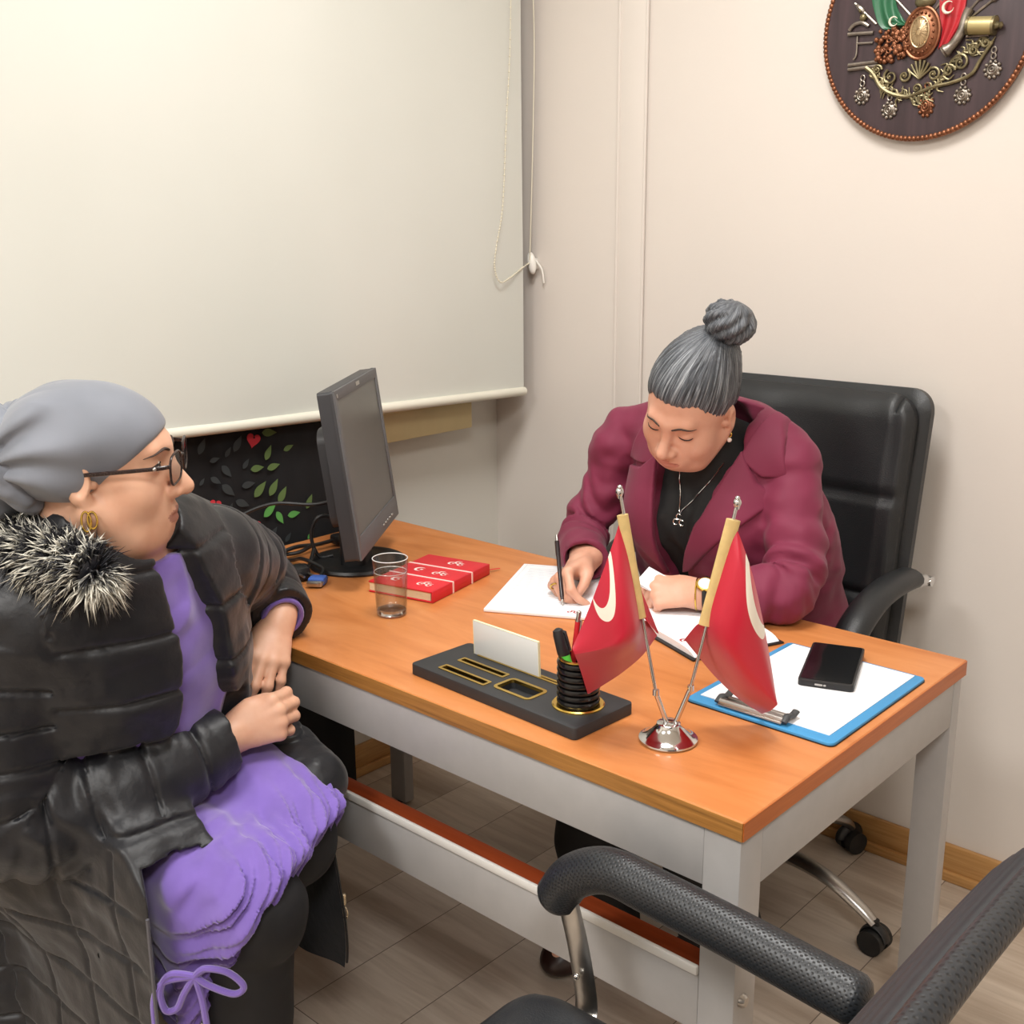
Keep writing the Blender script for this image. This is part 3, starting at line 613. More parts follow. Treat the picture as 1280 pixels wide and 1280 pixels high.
# flag leaning to the window side: rows go from hoist top edge to hoist bottom edge; each row runs hoist -> fly
flag(-1, (-.0735, .357, 0), (-.002, .024, 0), (-.019, .072, 0), (-.0695, .326, 0), (-.0425, .181, 0), None, None, None, fm1, 0)
rows1 = [[(-.0715, .322, .002), (-.080, .295, -.006), (-.096, .245, -.004), (-.115, .185, .006), (-.134, .134, .012)],
         [(-.0625, .275, -.004), (-.074, .248, -.020), (-.088, .21, -.022), (-.107, .165, -.01), (-.1335, .1325, .006)],
         [(-.0525, .226, -.005), (-.062, .20, -.026), (-.078, .172, -.03), (-.1, .146, -.016), (-.132, .129, .004)],
         [(-.0435, .183, -.002), (-.052, .163, -.02), (-.072, .149, -.026), (-.098, .136, -.012), (-.130, .123, .006)],
         [(-.030, .166, .026), (-.042, .133, .020), (-.065, .112, .018), (-.09, .100, .02), (-.122, .096, .024)],
         [(-.012, .136, .052), (-.032, .105, .054), (-.058, .080, .056), (-.083, .062, .056), (-.109, .046, .054)]]
P = surf(rows1); mb = MB(); mb.grid(P, uv=True); P2 = P+fn*.0007; mb.build('flag_cloth', fm1, fs_, sharp=None)
rowsb = [[(-.066, .30, .004), (-.052, .25, .014), (-.038, .21, .022), (-.022, .17, .036), (-.0095, .138, .052)],
         [(-.055, .25, .006), (-.045, .215, .014), (-.034, .19, .02), (-.022, .16, .036), (-.011, .139, .052)],
         [(-.043, .186, .006), (-.036, .176, .012), (-.028, .165, .018), (-.02, .152, .034), (-.013, .14, .051)]]
mb = MB(); mb.grid(surf(rowsb), uv=False); mb.build('flag_back_fold', mat('flag_red', '#c01230', .42, var=.02), fs_, sharp=None)
flag(1, (.0825, .341, 0), (.009, .024, 0), (.029, .078, 0), (.078, .318, 0), (.046, .170, 0), None, None, None, fm2, 0)
rows2 = [[(.079, .313, .0), (.089, .29, -.006), (.108, .235, -.008), (.132, .145, .004), (.1515, .056, .012)],
         [(.0735, .285, -.004), (.084, .26, -.02), (.102, .208, -.026), (.127, .128, -.012), (.151, .0535, .004)],
         [(.062, .24, -.005), (.072, .212, -.024), (.091, .173, -.03), (.119, .108, -.016), (.1505, .0515, .002)],
         [(.0495, .186, -.004), (.06, .163, -.02), (.08, .133, -.024), (.112, .088, -.012), (.150, .049, .004)],
         [(.037, .161, .022), (.05, .132, .016), (.073, .100, .014), (.108, .060, .016), (.146, .033, .022)],
         [(.026, .131, .048), (.045, .107, .048), (.071, .075, .048), (.107, .040, .048), (.141, .016, .05)]]
mb = MB(); mb.grid(surf(rows2), uv=True); mb.build('flag_cloth', fm2, fs_, sharp=None)
# ------------------------------------------------------------------ officer's swivel chair (faces -Y)
ecx, ecy = -.535, .925
ec = thing('executive_chair', 'black leather high back swivel chair behind the desk', 'chair', (ecx, ecy, 0))
def cushion(mb, C, U_, V_, N_, w, h, th, seams=(), bulge=.02, curve=0., n=40, m=56, cor=.06, taper=0.):
    """closed puffy slab; U width axis, V height axis, N front normal; seams at heights (0..1)"""
    A = np.zeros((2, n, m, 3))
    for i in range(n):
        for j in range(m):
            u = 2*i/(n-1)-1; v = 2*j/(m-1)-1
            u_ = math.copysign(abs(u)**.8, u); v_ = math.copysign(abs(v)**.85, v)
            hw = w/2*(1-taper*(1-(v_+1)/2)); hh = h/2
            # round the corners
            x = u_*hw; y = v_*hh
            ex = max(abs(u_)*hw-(hw-cor), 0); ey = max(abs(v_)*hh-(hh-cor), 0)
            if ex > 0 and ey > 0:
                k_ = max(ex, ey)/math.hypot(ex, ey); x = math.copysign(hw-cor+ex*k_, x); y = math.copysign(hh-cor+ey*k_, y)
            d = min(1-abs(u), 1-abs(v)); e = 1-(1-min(1, d/.22))**2.2
            z = th/2*(.35+.65*e)+bulge*e*.6
            t_ = (v_+1)/2
            z -= .008*math.exp(-((abs(u)-.84)/.03)**2)*(1 if len(seams) else 0)
            for s in seams: z -= .013*math.exp(-((t_-s)*h/.008)**2)*e
            z += .0035*math.sin(u*9+v*2)*e*math.sin(v*5+1)
            A[0, i, j] = C+U_*x+V_*y+N_*(z+curve*(x/hw)**2*hw)
            A[1, i, j] = C+U_*x+V_*y+N_*(-th/2*(.35+.65*e)+curve*(x/hw)**2*hw)
    mb.grid(A[0]); mb.grid(A[1])
    for S in (A[:, 0], A[:, -1], A[:, :, 0], A[:, :, -1]): mb.grid(S)
    return mb
# back: leans slightly to the wall
bc = V(ecx-.012, 1.135, .817); Vb = unit(V(0, .10, 1)); Ub = V(1, 0, 0); Nb = -np.cross(Ub, Vb); Nb = Nb if Nb[1] < 0 else -Nb
mb = MB(); cushion(mb, bc, Ub, Vb, Nb, .50, .585, .05, seams=(.275, .635), bulge=.02, curve=.08, taper=.06); mb.build('backrest_cushion', M['leather'], ec, sharp=60)
mb = MB(); cushion(mb, bc-Nb*.032, Ub, Vb, Nb, .535, .61, .05, bulge=.0, curve=.06, cor=.05, taper=.06); mb.build('backrest_shell', M['leather'], ec, sharp=60)
mb = MB(); cushion(mb, V(ecx, .86, .475), V(1, 0, 0), V(0, 1, 0), V(0, 0, 1), .52, .50, .075, bulge=.025, cor=.08); mb.build('seat', M['leather'], ec, sharp=60)
for s in (-1, 1):
    x = ecx+s*.293
    path = smooth_path([(x, 1.10, .742), (x, 1.02, .752), (x, .93, .752), (x, .85, .735), (x, .775, .69), (x, .74, .62), (x, .76, .54), (x, .84, .48)], 8)
    nP = len(path); mb = MB(); mb.tube(path, .013, 12, flat=1.5, up=(1, 0, 0)); ar = mb.build('armrest', M['chrome'], ec)
    pd = [np.array(q)+V(0, -.004, .012) if i < 24 else np.array(q)+V(0, -.012, .004) for i, q in enumerate(path[6:40])]
    rr = [.012]+[.021]*(len(pd)-2)+[.012]; mb = MB(); mb.tube(pd, rr, 14, flat=1.55, up=(1, 0, 0)); mb.build('arm_pad', M['leather'], ar)
    mb = MB(); mb.cyl((x-.02, 1.10, .742), (x+.02, 1.10, .742), .011); mb.build('arm_bolt', M['chrome'], ar)
mb = MB(); mb.cyl((ecx, ecy, .09), (ecx, ecy, .27), .027); mb.cyl((ecx, ecy, .27), (ecx, ecy, .40), .02); mb.box((ecx, .88, .425), (.2, .3, .04), bevel=.01); mb.build('gas_column', M['black_pl'], ec)
bs = MB(); bs.cyl((ecx, ecy, .085), (ecx, ecy, .135), .045); base = bs.build('hub', M['steel'], ec)
for k_ in range(5):
    a = R(-4.4+72*k_); d_ = V(math.cos(a), math.sin(a), 0); rr0 = .325 if k_ else .335
    pts = [V(ecx, ecy, .118)+d_*.03, V(ecx, ecy, .128)+d_*.12, V(ecx, ecy, .118)+d_*.22, V(ecx, ecy, .085)+d_*.3, V(ecx, ecy, .062)+d_*rr0]
    mb = MB(); mb.tube(smooth_path(pts, 6), [.024-.011*i/24 for i in range(25)], 12, flat=.75, up=None); mb.build('base_arm', M['steel'], ec)
    c_ = V(ecx, ecy, .028)+d_*(rr0+.003); w_ = V(-d_[1], d_[0], 0)
    if c_[1] > YB-.045: c_[1] = YB-.045
    cs = MB()
    for s in (-1, 1): cs.cyl(c_+w_*s*.006, c_+w_*s*.025, .0265, n=24)
    ct = cs.build('caster', M['rubber'], ec)
    cs = MB(); hp = [c_+d_*.027*math.cos(q)+V(0, 0, 1)*.031*math.sin(q) for q in np.linspace(R(10), R(170), 12)]; cs.tube(hp, .013, 10, flat=.35, up=w_*1.0 if 0 else None); cs.cyl(c_, c_+V(0, 0, .045), .007); cs.build('caster_hood', M['black_pl'], ct)
# ------------------------------------------------------------------ visitor chair in front of the desk, near its corner (faces -X)
def perf_leather():
    k = NT('perforated_leather'); v = k.co(); k.b.inputs['Base Color'].default_value = lin('#1f2226'); k.b.inputs['Roughness'].default_value = .38
    uv = k.n('ShaderNodeUVMap'); mp = k.n('ShaderNodeMapping'); mp.inputs['Rotation'].default_value = (0, 0, R(45)); k.l(uv.outputs['UV'], mp.inputs['Vector'])
    w = k.n('ShaderNodeTexVoronoi'); w.feature = 'F1'; w.inputs['Randomness'].default_value = 0; w.inputs['Scale'].default_value = 1.; k.l(mp.outputs['Vector'], w.inputs['Vector'])
    d = k.math('SMOOTH_MIN', w.outputs['Distance'], .34, .1)
    k.l(k.ramp(w.outputs['Distance'], [(.16, '#101113'), (.32, '#24272b')]), k.b.inputs['Base Color'])
    b = k.bump(d, .7, .002); return k.m
M['perf'] = perf_leather()
def uvtube(mb, pts, rad, n=24, flat=1., up=None, cell=.0052, caps=True):
    """tube with metric uv (one unit = one perforation), closed by rounded ends"""
    pts = [np.asarray(p, float) for p in pts]
    if caps:
        t0 = unit(pts[0]-pts[1]); t1 = unit(pts[-1]-pts[-2]); r0 = rad[0]; r1 = rad[-1]
        A = [pts[0]+t0*r0*.5*math.sin(q) for q in (R(90), R(60), R(30))]; B = [pts[-1]+t1*r1*.5*math.sin(q) for q in (R(30), R(60), R(90))]
        rad = [r0*.02, r0*.55, r0*.87]+list(rad)+[r1*.87, r1*.55, r1*.02]; pts = A+pts+B
    o = len(mb.v); mb.tube(pts, rad, n, flat=flat, up=up, cap=False); s_ = 0
    rm = max(rad)
    for i in range(len(pts)):
        if i: s_ += np.linalg.norm(pts[i]-pts[i-1])
        for k_ in range(n): mb.uv[o+i*n+k_] = (s_/cell, (2*PI*rm*min(k_, n-k_)/n)/cell)
def visitor_chair(o, T4, arms=True):
    T4 = np.array(T4); X = lambda *p: (T4 @ np.array((*p, 1.)))[:3]
    Uy = T4[:3, 1]; Ux = T4[:3, 0]
    mb = MB(); cushion(mb, X(.02, 0, .462), Ux, Uy, V(0, 0, 1), .49, .50, .06, bulge=.02, cor=.07); mb.build('seat', M['perf_flat'], o, sharp=60)
    mb = MB(); fr = smooth_path([X(.245, -.12, .44), X(.25, 0, .44), X(.245, .12, .44), X(.2, .2, .44), X(.1, .238, .44), X(-.15, .238, .44), X(-.22, .2, .44), X(-.22, -.2, .44), X(-.15, -.238, .44), X(.1, -.238, .44), X(.2, -.2, .44)], 6, closed=True)
    mb.tube(fr, .011, 10, closed=True); mb.build('seat_ring', M['chrome'], o)
    for s in ((1, -1) if arms else ()):
        y = s*.275
        p = smooth_path([X(.246, y, .602), X(.222, y, .638), X(.185, y, .664), X(.15, y, .674), X(.10, y, .672), X(.0, y, .667), X(-.09, y, .661), X(-.165, y, .655)], 8)
        mb = MB(); uvtube(mb, p, [.0285]*len(p), 28, flat=1.02); a_ = mb.build('armrest', M['perf'], o, sharp=60)
        mb = MB(); q = [X(.228, y, .60), X(.21, y, .54), X(.196, y, .465), X(.19, y-s*.02, .445), X(.18, y-s*.06, .437)]
        mb.tube(smooth_path(q, 5), .019, 16, flat=.2, up=Uy)
        st = mb.build('strut', M['steel'], a_)
        for dz in (.487, .505):
            b = MB(); bp = X(.206, y-.009 if dz < .49 else y+.009, dz); b.sphere(bp, .0045, 10, 6); b.build('screw', M['chrome'], st)
        mb = MB(); q = [X(-.15, y, .652), X(-.21, y, .652), X(-.25, y-s*.03, .66)]; mb.tube(smooth_path(q, 4), .017, 14, flat=.35, up=(0, 0, 1)); mb.build('rear_link', M['steel'], a_)
    # leaning back: ribbed panel in a padded rim
    def bp(u, v):                    # u across -1..1, v up 0..1
        z = .56+.39*v; return X(-.178-.52*(z-.585)+.006*(1-u*u), .255*u*(1-.04*v), z)
    n, m = 24, 150; P = np.zeros((n, m, 3)); nrm = V(0, 0, 0)
    for i in range(n):
        for j in range(m):
            u = 2*i/(n-1)-1; v = j/(m-1); e_ = (1-(1-min(1, (1-abs(u))/.25))**2)*min(1, v/.35)**.7*min(1, (1-v)/.12)**.5; P[i, j] = bp(u, v)+unit(Ux+V(0, 0, .52))*(.008+.020*e_+.0014*math.sin(v*2*PI*38))
    mb = MB(); mb.grid(P); Q = np.array([[bp(2*i/(n-1)-1, j/(m-1))-Ux*.008 for j in range(m)] for i in range(n)]); mb.grid(Q)
    for a, b in ((P[0], Q[0]), (P[-1], Q[-1]), (P[:, 0], Q[:, 0]), (P[:, -1], Q[:, -1])): mb.grid(np.stack((a, b)))
    pn_ = mb.build('back_panel', M['ribbed'], o, sharp=60)
    ring = [bp(1, v) for v in np.linspace(.06, .94, 14)]+[bp(u, 1.0) for u in np.linspace(.9, -.9, 12)]+[bp(-1, v) for v in np.linspace(.94, .06, 14)]+[bp(u, 0) for u in np.linspace(-.9, .9, 12)]
    ring = smooth_path(ring, 4, closed=True); mb = MB(); uvtube(mb, ring+[ring[0]], [.0135]*(len(ring)+1), 20, caps=False, cell=.0065); mb.build('back_rim', M['perf'], o, sharp=60)
    for s in (1, -1):
        mb = MB(); q = [X(-.225, s*.19, .44), X(-.30, s*.19, .52), X(-.325, s*.19, .60), X(-.29, s*.19, .70)]; mb.tube(smooth_path(q, 5), .026, 14, flat=.16, up=Uy); sp = mb.build('back_support', M['black_pl'], o)
        mb = MB(); q2 = [np.array(x)-Ux*.024 for x in smooth_path(q, 5)]; mb.tube(q2, .0035, 8); mb.build('chrome_edge', M['chrome'], sp)
    for s in (1, -1):
        mb = MB(); q = [X(.17, s*.235, .435), X(.2, s*.245, .3), X(.22, s*.25, .04), X(.19, s*.25, .014), X(-.2, s*.25, .014), X(-.235, s*.25, .04), X(-.21, s*.24, .3), X(-.18, s*.235, .435)]
        mb.tube(smooth_path(q, 6), .012, 12); mb.build('sled_leg', M['chrome'], o)
M['ribbed'] = mat('ribbed_mesh', '#26282c', .5, var=.06)
M['perf_flat'] = leather('seat_leather', '#1f2226', .4)
vc = thing('armchair', 'black visitor chair with padded perforated armrest in front of the desk corner', 'chair', (.03, -.365, 0), group='visitor chairs at the desk')
visitor_chair(vc, Matrix.Translation((.03, -.365, 0)) @ Matrix.Rotation(PI, 4, 'Z'))
# ------------------------------------------------------------------ carved round plaque on the back wall
pc0 = V(-.395, YB, 1.83)
pq = thing('wall_plaque', 'round dark brown carved plaque with shield and flags hanging on the wall', 'plaque', tuple(pc0))
PMx = np.array(Matrix.Translation(pc0) @ Matrix.Rotation(R(90), 4, 'X'))     # local x right, y up, z out of the wall
def Q3(u, v, d=.024): return PMx[:3, :3] @ V(u, v, d)+PMx[:3, 3]
k = NT('brown_wood'); v = k.co((14, 1, 1)); k.l(k.ramp(k.noise(v, 4, 5), [(.3, '#33262a'), (.7, '#47363a')]), k.b.inputs['Base Color']); k.b.inputs['Roughness'].default_value = .4; k.bump(k.noise(v, 20, 3), .1, .001)
mb = MB(); mb.lathe([(.0001, .001), (.214, .001), (.216, .006), (.214, .02), (.2, .0225), (.0001, .0235)], 72, PMx); mb.build('board', k.m, pq)
cop = mat('copper_bronze', '#8a5a40', .38, .75, var=.25, vscale=60, bump=.2, bscale=300); bro = mat('aged_bronze', '#7f7558', .38, .7, var=.3, vscale=50, bump=.2, bscale=300); ant = mat('antique_silver', '#8f867c', .35, .8, var=.3, vscale=60)
mb = MB()
for i in range(150):
    a = 2*PI*i/150; mb.sphere(Q3(.2135*math.cos(a), .2135*math.sin(a), .0185), (.0062, .0062, .0062), 8, 5)
mb.tube([Q3(.2135*math.cos(a), .2135*math.sin(a), .016) for a in np.linspace(0, 2*PI, 120)[:-1]], .0055, 8, closed=True); mb.build('rope_rim', cop, pq)
def dome(mb, c, rx, ry, h, rot=0, n=28, z0=.022):
    vs = []; fs = []; ca, sa = math.cos(rot), math.sin(rot); m = 7
    for i in range(m):
        t_ = i/(m-1)*PI/2
        for k_ in range(n):
            a = 2*PI*k_/n; x = rx*math.cos(t_)*math.cos(a); y = ry*math.cos(t_)*math.sin(a); vs.append(Q3(c[0]+x*ca-y*sa, c[1]+x*sa+y*ca, z0+h*math.sin(t_)))
    for i in range(m-1):
        for k_ in range(n): fs.append((i*n+k_, i*n+(k_+1) % n, (i+1)*n+(k_+1) % n, (i+1)*n+k_))
    mb.add(vs, fs)
sh = MB(); dome(sh, (-.002, -.014), .037, .049, .016, n=40)
sh.tube([Q3(-.002+.036*math.cos(a), -.014+.048*math.sin(a), .027) for a in np.linspace(0, 2*PI, 60)[:-1]], .0035, 8, closed=True)
for i in range(20): a = 2*PI*i/20; sh.sphere(Q3(-.002+.0275*math.cos(a), -.014+.038*math.sin(a), .0345), .0028, 8, 6)
so = sh.build('shield', cop, pq)
mb = MB(); dome(mb, (-.002, -.013), .018, .028, .008, z0=.034)
for i in range(20): a = 2*PI*i/20; mb.tube([Q3(-.002+.004*math.cos(a), -.013+.006*math.sin(a), .0425), Q3(-.002+.016*math.cos(a), -.013+.026*math.sin(a), .037)], [.0008, .0018], 6)
mb.tube([Q3(-.002+.0185*math.cos(a), -.013+.0285*math.sin(a), .036) for a in np.linspace(0, 2*PI, 40)[:-1]], .002, 8, closed=True); mb.build('sunburst', mat('pale_gilt', '#b59c78', .3, .7, var=.15, vscale=60), so)
def drape(poly_a, poly_b, amp, ph, mt, name):    # cloth between two edge polylines, with folds
    A = np.array(smooth_path([(*p, 0) for p in poly_a], 12))[:, :2]; B = np.array(smooth_path([(*p, 0) for p in poly_b], 12))[:, :2]; n = min(len(A), len(B)); m = 26
    P = np.zeros((n, m, 3)); Q = np.zeros((n, m, 3))
    for i in range(n):
        for j in range(m):
            t_ = j/(m-1); p = A[i]*(1-t_)+B[i]*t_; P[i, j] = Q3(p[0], p[1], .031+amp*math.sin(t_*12+ph+i*.1)-.006*abs(2*t_-1)); Q[i, j] = Q3(p[0], p[1], .021)
    mb = MB(); mb.grid(P); mb.grid(Q)
    for a, b in ((P[0], Q[0]), (P[-1], Q[-1]), (P[:, 0], Q[:, 0]), (P[:, -1], Q[:, -1])): mb.grid(np.stack((a, b)))
    return mb.build(name, mt, pq, sharp=60)
gf = drape([(-.118, .09), (-.107, .045), (-.085, .004), (-.04, .002)], [(-.06, .09), (-.06, .05), (-.048, .025), (-.035, .008)], .003, 0, mat('green_enamel', '#2f6b4a', .35), 'green_flag')
rf = drape([(.03, .09), (.03, .04), (.034, -.01), (.031, -.048)], [(.085, .09), (.082, .03), (.078, 0.), (.06, -.036)], .003, 1, mat('red_enamel', '#b3262f', .35), 'red_flag')
def cres(par, c, r, rot):
    mb = MB(); mb.tube([Q3(c[0]+r*math.cos(a), c[1]+r*math.sin(a), .038) for a in np.linspace(R(30+rot), R(330+rot), 24)], [max(.0006, .3*r*math.sin(PI*i/23)) for i in range(24)], 8); mb.build('crescent', mat('ivory_enamel', '#e2d9c4', .4, var=.04), par)
cres(gf, (-.057, .013), .0085, 0); cres(rf, (.053, .026), .0105, 20)
mb = MB(); mb.tube([Q3(.094, -.012, .034), Q3(.146, -.017, .034)], .0165, 20); dr = mb.build('drum', mat('drum_gilt', '#b8a877', .4, .5, var=.1), pq)
for x, y in ((.0945, -.012), (.143, -.0166)):
    mb = MB(); mb.tube([Q3(x-.002, y, .034), Q3(x+.003, y-.0004, .034)], .0178, 20); mb.build('drum_hoop', bro, dr)
mb = MB(); mb.tube([Q3(.146, -.017, .034), Q3(.152, -.0175, .034), Q3(.156, -.018, .034), Q3(.16, -.0185, .034)], [.008, .005, .007, .002], 12); mb.build('drum_finial', bro, dr)
mb = MB(); mb.tube(smooth_path([Q3(.092, .02, .03), Q3(.086, .007, .03), Q3(.08, -.02, .032), Q3(.066, -.043, .034), Q3(.049, -.056, .036)], 6), [.009]*20+[.010, .012, .013, .011, .0125], 14); mb.build('horn', ant, pq)
for a, b in (((-.09, .085), (-.027, .021)), ((.07, .085), (.015, .021)), ((.125, .055), (.08, .008)), ((.155, .045), (.092, .004)), ((-.15, .06), (-.1, .014)), ((-.005, .09), (-.004, .03))):
    a_, b_ = V(*a), V(*b); mb = MB(); mb.tube([Q3(*a_), Q3(*b_)], .0028, 8)
    dd = unit(a_-b_); mb.tube([Q3(*(a_-dd*.03)), Q3(*(a_-dd*.024)), Q3(*(a_-dd*.012)), Q3(*a_)], [.003, .0065, .005, .0012], 8); mb.build('spear', ant, pq)
mb = MB()
for i in range(70):
    u = -.095+.065*RNG.random(); v_ = .003-.066*RNG.random()
    if u*.7-v_ < -.06: continue
    mb.sphere(Q3(u, v_, .024+.008*RNG.random()), .0035+.0035*RNG.random(), 8, 6)
for i in range(12):
    c_ = (-.085+.05*RNG.random(), -.05*RNG.random()); mb.tube([Q3(c_[0]+.006*math.cos(a)*(1-a/14), c_[1]+.006*math.sin(a)*(1-a/14), .032) for a in np.linspace(0, 8, 24)], .0018, 6)
mb.build('fruit_garland', cop, pq)
mb = MB(); dome(mb, (.0, .045), .022, .014, .014); dome(mb, (.0, .06), .016, .02, .012); mb.build('crest_top', bro, pq)
for pts, r in ((((-.16, .001), (-.104, -.002)), .004), (((-.14, -.019), (-.104, -.021)), .0025), (((-.158, .008), (-.148, .018), (-.13, .02), (-.115, .012)), .004), (((-.139, -.005), (-.139, -.04), (-.145, -.05)), .0018), (((-.155, -.06), (-.09, -.059)), .0042), (((-.155, -.069), (-.09, -.067)), .0042), (((.088, -.03), (.132, -.032)), .003)):
    mb = MB(); mb.tube(smooth_path([Q3(*p, .026) for p in pts], 5), r, 8); mb.build('weapon_bar', ant, pq)
mb = MB(); mb.sphere(Q3(-.128, .03, .026), .008, 12, 8); mb.sphere(Q3(-.135, .044, .026), .005, 10, 8); mb.build('mace_head', bro, pq)
sc_ = MB()
def scroll(path, r0, r1):
    p = smooth_path([Q3(*q, .027) for q in path], 8); sc_.tube(p, [r0+(r1-r0)*i/(len(p)-1) for i in range(len(p))], 8)
def spiral(c_, r, turns, a0, s=1, w=.0032):
    n = 40; pts = [Q3(c_[0]+r*(1-i/n*.9)*math.cos(a0+s*turns*2*PI*i/n), c_[1]+r*(1-i/n*.9)*math.sin(a0+s*turns*2*PI*i/n), .027+.004*i/n) for i in range(n+1)]
    sc_.tube(pts, [w*(1-.5*i/n) for i in range(n+1)], 8); sc_.sphere(Q3(*c_, .032), .0032, 8, 6)
scroll([(-.115, -.068), (-.098, -.082), (-.08, -.108), (-.055, -.124), (-.02, -.132), (.009, -.124), (.035, -.117), (.07, -.112), (.105, -.1), (.12, -.075), (.14, -.045)], .005, .0035)
for c_, r, a0, s in (((-.06, -.091), .0155, 2, 1), ((-.03, -.092), .012, 1, -1), ((-.002, -.118), .011, 4, 1), ((.03, -.094), .013, 2, -1), ((.06, -.09), .012, 0, 1), ((.082, -.077), .017, 3, -1), ((.105, -.056), .011, 1, 1), ((-.09, -.075), .01, 0, 1), ((.128, -.045), .009, 2, 1)): spiral(c_, r, 1.6, a0, s)
for i in range(90):
    t_ = (i % 45)/44; u = -.105+.235*t_; v_ = -.085-.05*math.sin(PI*min(1, t_*1.25))+.05*max(0, t_-.55)*2; a = RNG.random()*6.3; L = .013+.008*(i > 44)
    scroll([(u, v_), (u+L*math.cos(a)*.6, v_+L*math.sin(a)*.6), (u+L*math.cos(a+.6), v_+L*math.sin(a+.6))], .0034, .001)
for a in np.linspace(R(35), R(145), 7): scroll([(-.0, -.1), (.0+.02*math.cos(a), -.1+.022*math.sin(a)), (.0+.03*math.cos(a), -.1+.036*math.sin(a))], .002, .003)
sc_.build('scrollwork', bro, pq)
for (u, v_), oval in (((-.121, -.123), 0), ((-.059, -.155), 0), ((.018, -.153), 1), ((.09, -.138), 0), ((.144, -.095), 0)):
    mb = MB(); rx, ry = (.014, .0185) if oval else (.0145, .0145); dome(mb, (u, v_), rx, ry, .005)
    for i in range(10): a = 2*PI*i/10; mb.sphere(Q3(u+rx*math.cos(a), v_+ry*math.sin(a), .0245), .0042, 8, 6)
    for rr_ in (.55, .25): mb.tube([Q3(u+rx*rr_*math.cos(a), v_+ry*rr_*math.sin(a), .029) for a in np.linspace(0, 2*PI, 22)[:-1]], .0016, 6, closed=True)
    for q in (.024, .036): mb.tube([Q3(u+.0045*math.cos(a), v_+ry-.012+q*.9+.0055*math.sin(a), .0265) for a in np.linspace(0, 2*PI, 16)[:-1]], .0016, 6, closed=True)
    mb.build('medal', cop if oval else ant, pq)
# ------------------------------------------------------------------ signed distance modelling for bodies and clothes
def vn(P, s, seed=0):          # cheap smooth value noise, -1..1, on world coordinates
    Q = P*s+seed*17.31; i = np.floor(Q).astype(np.int64); f = Q-i; f = f*f*(3-2*f)
    def h(a, b, c):
        n = (a*73856093) ^ (b*19349663) ^ (c*83492791); n = (n ^ (n >> 13))*1274126177; return ((n ^ (n >> 16)) & 0xffff)/32767.5-1
    x, y, z = i[:, 0], i[:, 1], i[:, 2]; fx, fy, fz = f[:, 0], f[:, 1], f[:, 2]
    L = lambda a, b, t: a+(b-a)*t
    return L(L(L(h(x, y, z), h(x+1, y, z), fx), L(h(x, y+1, z), h(x+1, y+1, z), fx), fy), L(L(h(x, y, z+1), h(x+1, y, z+1), fx), L(h(x, y+1, z+1), h(x+1, y+1, z+1), fx), fy), fz)
def p_chain(pts, rad):
    pts = [np.asarray(p, float) for p in pts]; rad = list(rad) if hasattr(rad, '__len__') else [rad]*len(pts)
    def f(P):
        d = np.full(len(P), 1e9)
        for a, b, ra, rb in zip(pts[:-1], pts[1:], rad[:-1], rad[1:]):
            ab = b-a; t = np.clip(((P-a)@ab)/(ab@ab+1e-12), 0, 1); d = np.minimum(d, np.linalg.norm(P-(a+t[:, None]*ab), axis=1)-(ra+t*(rb-ra)))
        return d
    return f
def p_path(pts, rad, n=5):      # smooth chain with interpolated radii
    q = smooth_path([np.append(np.asarray(p, float), r) for p, r in zip(pts, rad)], n)
    return p_chain([x[:3] for x in q], [x[3] for x in q])
def p_ell(c, r, Rm=None):
    c = np.asarray(c, float); r = np.asarray(r, float)
    def f(P):
        q = P-c
        if Rm is not None: q = q@Rm
        k0 = np.linalg.norm(q/r, axis=1); k1 = np.linalg.norm(q/(r*r), axis=1); return k0*(k0-1)/(k1+1e-9)
    return f
def p_box(c, h, rd, Rm=None):
    c = np.asarray(c, float); h = np.asarray(h, float)-rd
    def f(P):
        q = P-c
        if Rm is not None: q = q@Rm
        q = np.abs(q)-h; return np.linalg.norm(np.maximum(q, 0), axis=1)+np.minimum(q.max(axis=1), 0)-rd
    return f
def p_tubeE(pts, A, B, lat):     # elliptical tube: A half-width along lat, B half-depth
    q = smooth_path([np.concatenate([np.asarray(p, float), [a, b], np.asarray(l, float)]) for p, a, b, l in zip(pts, A, B, lat if hasattr(lat[0], '__len__') else [lat]*len(pts))], 4)
    def f(P):
        best = np.full(len(P), 1e9)
        for x, y in zip(q[:-1], q[1:]):
            ab = y[:3]-x[:3]; t = np.clip(((P-x[:3])@ab)/(ab@ab+1e-12), 0, 1); w = P-(x[:3]+t[:, None]*ab)
            T_ = unit(ab); l = x[5:8]+(y[5:8]-x[5:8])*.5; l = unit(l-T_*(l@T_)); n_ = np.cross(T_, l)
            a = x[3]+t*(y[3]-x[3]); b = x[4]+t*(y[4]-x[4]); m = np.minimum(a, b)
            k0 = np.sqrt(((w@l)/a)**2+((w@n_)/b)**2+((w@T_)/m)**2); best = np.minimum(best, (k0-1)*m)
        return best
    return f
def p_half(c, n):               # half space, negative behind the plane
    c = np.asarray(c, float); n = unit(n); return lambda P: (P-c)@n
def tf(prim, Mx, s=1.):         # primitive given in a local frame
    Rm = np.array(Mx)[:3, :3]; o = np.array(Mx)[:3, 3]
    return lambda P: prim((P-o)@Rm/s)*s
